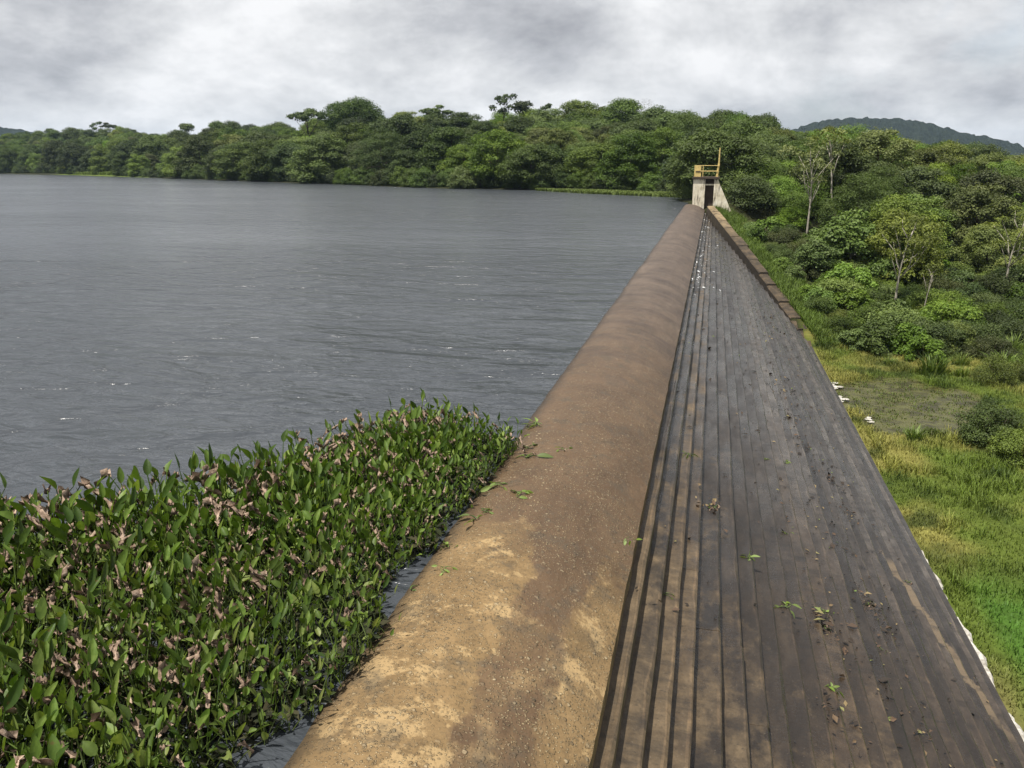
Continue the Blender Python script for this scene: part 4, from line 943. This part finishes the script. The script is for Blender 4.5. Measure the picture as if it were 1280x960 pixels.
M_SPRIG = leaf_mat('sprig_leaf', (0.070, 0.130, 0.018), (0.130, 0.210, 0.032), (0.190, 0.270, 0.060), 0.2, 0.3, 0.5)
def hy_leaf(L, bl, bw, lean, cup, dead, seed):
    """petiole rising from the origin with a rounded blade on top; leans to +x"""
    rg = np.random.default_rng(seed); V = []; F4 = []; F3 = []; mt4 = []; mt3 = []
    n = 5; ts = np.linspace(0, 1, n); tip = None
    path = [np.array([lean*L*t**1.6, 0.02*math.sin(3*t+seed), L*math.sqrt(max(0.05, 1-0.5*lean*lean))*t*(1-0.12*lean*t)]) for t in ts]
    rad = [0.0075, 0.0085, 0.007, 0.0055, 0.004]
    for p, r_ in zip(path, rad):
        for j in range(3):
            a_ = j*2.094; V.append(p+np.array([math.cos(a_)*r_, math.sin(a_)*r_, 0]))
    for i in range(n-1):
        for j in range(3): F4.append((i*3+j, i*3+(j+1) % 3, i*3+3+(j+1) % 3, i*3+3+j)); mt4.append(1)
    base = path[-1]; d = (path[-1]-path[-2]); d /= np.linalg.norm(d)
    # blade frame: goes on from the stalk, bending outwards or staying upright
    el = rg.uniform(0.35, 1.40) if not dead else rg.uniform(-0.7, 0.4)
    t_ = np.array([math.cos(el), 0.25*rg.normal(), math.sin(el)]); t_ /= np.linalg.norm(t_)
    b_ = np.cross(np.array([0, 0, 1.0]), t_); b_ /= np.linalg.norm(b_); n_ = np.cross(t_, b_)
    tw = rg.normal()*0.5; b2 = b_*math.cos(tw)+n_*math.sin(tw); n2 = np.cross(t_, b2)
    rows = [(0.0, 0.16), (0.14, 0.74), (0.34, 1.0), (0.56, 0.93), (0.78, 0.62), (0.93, 0.26)]
    k0 = len(V); curl = rg.uniform(-0.25, 0.55) if not dead else rg.uniform(0.8, 1.8)
    for q, w in rows:
        for s_ in (-1, -0.5, 0, 0.5, 1):
            ct_ = t_*bl*(q if not dead else q*0.8)+n2*(-curl*bl*q*q*0.5+cup*bw*(s_*w)**2*(1.0 if not dead else 2.2))
            p = base+ct_+b2*bw*0.5*w*s_*(1 if not dead else 0.75)
            if dead: p = p+rg.normal(size=3)*0.009
            V.append(p)
    V.append(base+t_*bl*(1.0 if not dead else .8)-n2*curl*bl*0.5); kt = len(V)-1
    for i in range(len(rows)-1):
        for j in range(4): F4.append((k0+i*5+j, k0+i*5+j+1, k0+i*5+5+j+1, k0+i*5+5+j)); mt4.append(0)
    m_ = k0+(len(rows)-1)*5
    for j in range(4): F3.append((m_+j, m_+j+1, kt)); mt3.append(0)
    V = np.array(V); rd = np.full(len(F4)+len(F3), rg.random()); rd[np.array(mt4+mt3) == 0] = np.clip(rd[0]+0.15*rg.normal(size=(np.array(mt4+mt3) == 0).sum())*0.4, 0, 1)
    return V, np.array(F4), np.array(F3), np.array(mt4+mt3), rd
LV = []
for i in range(24):
    rg = random.Random(100+i); dead = i >= 17
    L_ = rg.uniform(0.22, 0.52) if not dead else rg.uniform(0.30, 0.52)
    d = hy_leaf(L_, rg.uniform(0.090, 0.190), rg.uniform(0.036, 0.068), rg.uniform(0.05, 0.75), rg.uniform(0.1, 0.5), dead, 200+i)
    LV.append((d, mesh_np('leaf', d[0], [d[1], d[2]], [M_DEAD if dead else M_HY, M_STALK], fmat=d[3], smooth=True, rnd=d[4]), dead))
MATP = [(-2.26, 9.75), (-2.30, 8.9), (-2.34, 8.2), (-2.40, 7.4), (-2.38, 6.75), (-2.60, 6.3), (-2.55, 5.75), (-2.32, 5.4), (-2.30, 4.8), (-2.34, 4.4), (-2.55, 4.05), (-2.75, 3.5), (-3.1, 2.6), (-9.5, 2.6), (-9.5, 4.5), (-6.9, 5.30), (-5.9, 6.25), (-5.2, 6.75), (-4.65, 8.0), (-4.4, 9.1), (-4.0, 10.1), (-3.5, 10.45), (-2.75, 10.2)]
def inside(x, y, P):
    c = False; j = len(P)-1
    for i in range(len(P)):
        xi, yi = P[i]; xj, yj = P[j]
        if (yi > y) != (yj > y) and x < (xj-xi)*(y-yi)/(yj-yi)+xi: c = not c
        j = i
    return c
rng = np.random.default_rng(77)
hp = scatter(30000, (-9.5, -2.2), (2.6, 10.6), 0.118, lambda x, y: inside(x, y, MATP), rng)
hp2 = []
for x, y in hp:
    pj = proj((x, y, 0.3))
    if pj[2] > 0.5 and -150 < pj[0] < 760 and pj[1] < 1130:
        vis = pj[0] > -10 and pj[1] < 985
        hp2.append((0 if vis else 1, pj[2], x, y))
hp2.sort(); print('hyacinths', len(hp2))
rest = []; nind = 0
for idx, (nv, D, x, y) in enumerate(hp2):
    nl = rng.integers(6, 10); grow = np.interp(-x, [2.4, 3.4, 6.0], [0.70, 0.92, 1.22])*(0.72+0.55*fbm(np.array([x]), np.array([y]), 0.9, 3, 7)[0])
    edge_d = min(1.0, max(0.78, (-1.9-x)/0.9)) if y < 9.2 else 1.0
    zb = max(-0.05, face_z(x) if x > -2.5 else -0.05)
    ls = []
    dead_zone = fbm(np.array([x]), np.array([y]), 1.4, 3, 17)[0]
    for j in range(nl):
        dead = rng.random() < (0.52 if dead_zone > 0.45 else 0.12)*np.interp(-x, [2.6, 4.0, 6.0], [0.25, 0.9, 1.25])+(0.12 if y > 9.6 or (x < -4 and y > 8) else 0)
        k = rng.integers(17, 24) if dead else rng.integers(0, 17)
        ls.append((k, rng.uniform(0, 6.283), rng.uniform(0.7, 1.2)*grow*edge_d, rng.uniform(-0.045, 0.045), rng.uniform(-0.045, 0.045), dead))
    if nv == 0 and nind < 300:
        nd = sum(l[5] for l in ls)
        lab = ('water hyacinth with withered leaves ' if nd >= 2 else 'leafy green water hyacinth ')+('at the crest edge of the mat' if x > -3.2 else 'amid the near mat' if x > -4.3 else 'in the left near mat')+(', nearest the camera' if y < 4.2 else ', a little farther off' if y < 5.2 else ', farther along the mat')
        t = thing('water_hyacinth', (x, y, zb), lab, 'water hyacinth', 'water hyacinths of the near floating mat'); nind += 1
        for k, a_, s, ox, oy, dd in ls:
            o = link('leaf', LV[k][1], t); o.location = (ox, oy, 0); o.rotation_euler = (0, 0, a_); o.scale = (s, s, s)
    else: rest.append((x, y, zb, ls))
Vs = []; f4 = []; f3 = []; m4 = []; m3 = []; r4 = []; r3 = []; kk = 0
for x, y, zb, ls in rest:
    for k, a_, s, ox, oy, dd in ls:
        (V, F4, F3, mt, rd), _, dead = LV[k]; ca, sa = math.cos(a_), math.sin(a_)
        P = V*s; P = np.stack([P[:, 0]*ca-P[:, 1]*sa+x+ox, P[:, 0]*sa+P[:, 1]*ca+y+oy, P[:, 2]+zb], 1)
        Vs.append(P); f4.append(F4+kk); f3.append(F3+kk); kk += len(V); q = len(F4)
        mm = np.where(mt == 0, 2 if dead else 0, 1); m4.append(mm[:q]); m3.append(mm[q:])
        jit = rng.normal()*0.2
        r4.append(np.clip(rd[:q]+jit, 0, 1)); r3.append(np.clip(rd[q:]+jit, 0, 1))
link('hyacinth_mat', mesh_np('hyacinth_mat', np.concatenate(Vs), [np.concatenate(f4), np.concatenate(f3)], [M_HY, M_STALK, M_DEAD], fmat=np.concatenate(m4+m3), smooth=True, rnd=np.concatenate(r4+r3)), kind='stuff', label='rest of the dense floating water hyacinth mat', category='plant mat')

rng = np.random.default_rng(78); n = 26000; x = rng.uniform(-9.3, -2.3, n); y = rng.uniform(2.7, 10.4, n)
keep = np.array([inside(a, b, MATP) for a, b in zip(x, y)]); x = x[keep]; y = y[keep]; n = len(x)
P = np.stack([x, y, 0.012+0.10*rng.random(n)**2+np.where(x > -2.5, 0.05, 0)], 1)
V, f = leaves(P, rng.normal(size=(n, 3))*0.5+np.array([0, 0, 1.0]), rng.uniform(0.06, 0.13, n), 0.5, 0, rng)
m = Mat('root_tangle'); M_ROOT = m.set(Base_Color=m.ramp(m.attr('rnd'), [(0.0, (0.010, 0.010, 0.006)), (0.6, (0.022, 0.028, 0.010)), (0.85, (0.045, 0.040, 0.020)), (1.0, (0.030, 0.060, 0.012))]), Roughness=0.8, Specular_IOR_Level=0.2)
link('root_tangle', mesh_np('root_tangle', V, f, [M_ROOT], rnd=rng.random(n)), kind='stuff', label='dark tangle of roots and rotten leaves under the hyacinth mat', category='plant litter')

# stranded sprigs
SV = []
for i in range(10):
    rg = random.Random(300+i); dead = i >= 7
    d = hy_leaf(rg.uniform(0.05, 0.11), rg.uniform(0.10, 0.15), rg.uniform(0.040, 0.062), rg.uniform(0.3, 0.8), rg.uniform(0.1, 0.4), dead, 400+i)
    SV.append(mesh_np('leaf', d[0], [d[1], d[2]], [M_DEAD if dead else M_SPRIG, M_STALK], fmat=d[3], smooth=True, rnd=np.clip(d[4]*0.5+0.5, 0, 1)))
def sprig(p, s, label, group, nl=6, flat=True, dead=0.25, name='stranded_sprig'):
    t = thing(name, tuple(p), label, 'sprig', group, 0, 1)
    for j in range(nl):
        k = random.randrange(7, 10) if random.random() < dead else random.randrange(0, 7)
        o = link('leaf', SV[k], t); q = 3.3*s*random.uniform(0.6, 1.0); o.scale = (q, q, q)
        o.location = (random.uniform(-0.05, 0.05), random.uniform(-0.05, 0.05), 0.012)
        o.rotation_euler = Euler((random.uniform(-0.3, 0.3), random.uniform(0.75, 1.35) if flat else random.uniform(0.2, 0.9), random.uniform(0, 6.28)))
    return t
for px, py, s, n_, lab in [(672, 532, 0.42, 9, 'bright sprig stranded farthest up the brown crest'), (658, 572, 0.55, 5, 'long-stalked sprig stranded at the mat tip'), (625, 606, 0.40, 7, 'sprig stranded on the crest below the mat tip'), (645, 620, 0.36, 6, 'ragged sprig stranded just right of the crest sprig pair'), (706, 562, 0.22, 5, 'tiny sprig stranded on the middle of the crest'), (596, 650, 0.5, 4, 'sprig with a long stalk lying at the tan patch'), (565, 683, 0.30, 6, 'small weed left of the tan patch'), (556, 712, 0.22, 5, 'tiny weed on the crest by the puddle'), (606, 640, 0.34, 6, 'weed tuft lying above the tan patch'), (660, 560, 0.4, 5, 'withered dark sprig beside the mat tip'), (512, 738, 0.6, 2, 'single leaf lying across the puddle edge'), (368, 890, 0.55, 8, 'light green sprig at the near edge of the mat'), (785, 745, 0.2, 4, 'tiny weed on the crest edge')]:
    p = hit_face(px, py); sprig((p[0], p[1], max(p[2], 0)), s, lab, 'sprigs stranded on the crest', n_, n_ != 8, 0.7 if 'withered' in lab else 0.15)
for px, py, s, n_, dd, lab in [(858, 568, 0.34, 7, 0.1, 'green sprig on an upper step beyond the brown clump'), (889, 634, 0.42, 8, 1.0, 'brown withered clump lying on the steps'), (937, 698, 0.34, 7, 0.05, 'fresh green sprig in the middle of the steps'), (982, 760, 0.42, 8, 0.15, 'largest green sprig lying on the steps'), (1028, 765, 0.34, 7, 0.1, 'green sprig right of the largest one on the steps'), (1036, 860, 0.34, 7, 0.1, 'nearest green sprig lying on the lower steps'), (957, 574, 0.32, 6, 0.3, 'sprig on the far middle steps, left of a pair'), (981, 578, 0.32, 6, 0.3, 'sprig on the far middle steps, right of a pair'), (1086, 755, 0.40, 8, 1.0, 'withered brown litter clump on the lower steps'), (1030, 785, 0.40, 8, 1.0, 'withered brown clump under the green sprig'), (836, 743, 0.26, 5, 0.1, 'tiny weed growing in an upper step corner'), (1135, 727, 0.3, 5, 0.4, 'thin grass tuft at the ochre streak'), (984, 667, 0.22, 5, 0.2, 'small far sprig on the middle steps'), (1105, 815, 0.22, 5, 0.3, 'tiny sprig between the streak and the nearest sprig')]:
    p = hit_face(px, py); sprig(p, s, lab, 'sprigs washed onto the steps', n_, True, dd)
# leaf litter scattered on the steps
m = Mat('leaf_litter'); rr_ = m.attr('rnd')
M_LIT = m.set(Base_Color=m.ramp(rr_, [(0.0, (0.012, 0.009, 0.007)), (0.55, (0.030, 0.020, 0.013)), (0.8, (0.085, 0.050, 0.028)), (0.93, (0.20, 0.15, 0.07)), (1.0, (0.10, 0.16, 0.03))]), Roughness=0.8)
rng = np.random.default_rng(99); P = []
while len(P) < 1500:
    k = int(rng.integers(1, len(EDGE_X))); y = rng.uniform(5, 46)
    w = 0.10+0.9*math.exp(-((k-15-0.0*y)/4.5)**2)
    if rng.random() > w*(0.25+1.5*vnoise(np.array([EDGE_X[k]*1.5]), np.array([y*0.6]), 1.0, 3)[0]**2): continue
    if y > wall_y(EDGE_X[k])-1: continue
    P.append((EDGE_X[k]-rng.uniform(0.02, 0.22), y, EDGE_Z[k]+0.022))
for cpx, cpy, cn in [(889, 634, 40), (1030, 785, 55), (1086, 755, 60), (1040, 900, 30), (1010, 560, 40), (1040, 600, 50), (1060, 640, 45), (985, 520, 40), (1110, 790, 30), (1160, 930, 30)]:
    c_ = hit_face(cpx, cpy)
    for _ in range(cn):
        a = c_+np.array([rng.normal()*0.13, rng.normal()*0.22, 0]); P.append((a[0], a[1], face_z(a[0])+0.022+0.03*rng.random()))
P = np.array(P); Nn = rng.normal(size=(len(P), 3))*0.35+np.array([0, 0, 1.0]); sz = np.clip(rng.lognormal(-2.8, 0.45, len(P)), 0.02, 0.15)
V, f = leaves(P, Nn, sz, 0.6, 0, rng)
link('leaf_litter', mesh_np('leaf_litter', V, f, [M_LIT], rnd=rng.random(len(P))), kind='stuff', label='small dead leaves littering the dark steps', category='leaf litter')
# white water trickling over the far upper steps
m = Mat('white_water'); M_FOAM = m.set(Base_Color=(0.75, 0.77, 0.78), Roughness=0.35)
P = []
for _ in range(130):
    y = rng.choice([rng.normal(41, 3.0), rng.normal(52, 2.5), rng.normal(66, 5), rng.normal(33, 2)]); k = int(np.clip(abs(rng.normal(1, 1.8))+1, 1, 8))
    if y < 28 or y > YEND-2 or y > wall_y(EDGE_X[k])-0.5: continue
    P.append((EDGE_X[k]-rng.uniform(0.0, 0.15), y, EDGE_Z[k]+0.03))
P = np.array(P); V, f = leaves(P, rng.normal(size=(len(P), 3))*0.25+np.array([0.25, 0, 1.0]), rng.uniform(0.04, 0.16, len(P)), 0.4, 0, rng)
link('white_water', mesh_np('white_water', V, f, [M_FOAM], rnd=rng.random(len(P))), kind='stuff', label='white water trickling over the far upper steps', category='water')
# white lumps by the pool
def rubble(p, s, label):
    mb = MB(); rg = random.Random(int(p[1]*100))
    for i in range(9):
        a = rg.uniform(0, 6.28); q = rg.uniform(0, 1)*s; c_ = (q*math.cos(a)*0.5, q*math.sin(a)*1.2, 0); r_ = s*rg.uniform(0.15, 0.32)
        V = []; n_ = 7
        for zz_, ww in ((-0.1, 1.0), (0.25, 0.95), (0.55, 0.5)): V += [(c_[0]+math.cos(j*6.283/n_)*r_*ww*rg.uniform(0.7, 1.2), c_[1]+math.sin(j*6.283/n_)*r_*ww*rg.uniform(0.7, 1.2), zz_*r_) for j in range(n_)]
        V.append((c_[0], c_[1], 0.62*r_)); F4 = [(a_*n_+j, a_*n_+(j+1) % n_, (a_+1)*n_+(j+1) % n_, (a_+1)*n_+j) for a_ in range(2) for j in range(n_)]
        mb.add(V, F4, [(2*n_+j, 2*n_+(j+1) % n_, 3*n_) for j in range(n_)])
    o = mb.obj('white_rubble', M_WHITE); o.location = p; o.scale = (1.3, 1.2, 0.45); o['label'] = label; o['category'] = 'rubble'
for px, py, s, lab in [(1040, 482, 0.5, 'white rubble at the dam toe by the far pool corner'), (1050, 497, 0.45, 'white rubble slab at the dam toe near the pool'), (1086, 524, 0.3, 'small white lump lying at the near pool edge')]:
    p = onz(px, py, ZF); rubble((max(p[0], XT+0.1), p[1], ZF-0.02), s, lab)

# ------------------------------------------------------------------ haze
m = bpy.data.materials.new('haze_air'); m.use_nodes = True; t_ = m.node_tree; t_.nodes.remove(t_.nodes['Principled BSDF'])
pv_ = t_.nodes.new('ShaderNodeVolumePrincipled'); pv_.inputs['Color'].default_value = (0.55, 0.75, 1.0, 1); pv_.inputs['Density'].default_value = 0.00011; pv_.inputs['Anisotropy'].default_value = 0.2
t_.links.new(pv_.outputs[0], t_.nodes['Material Output'].inputs['Volume'])
mb = MB(); mb.box((-3400, -700, -12), (3400, 4000, 140)); mb.obj('haze', m, kind='stuff')
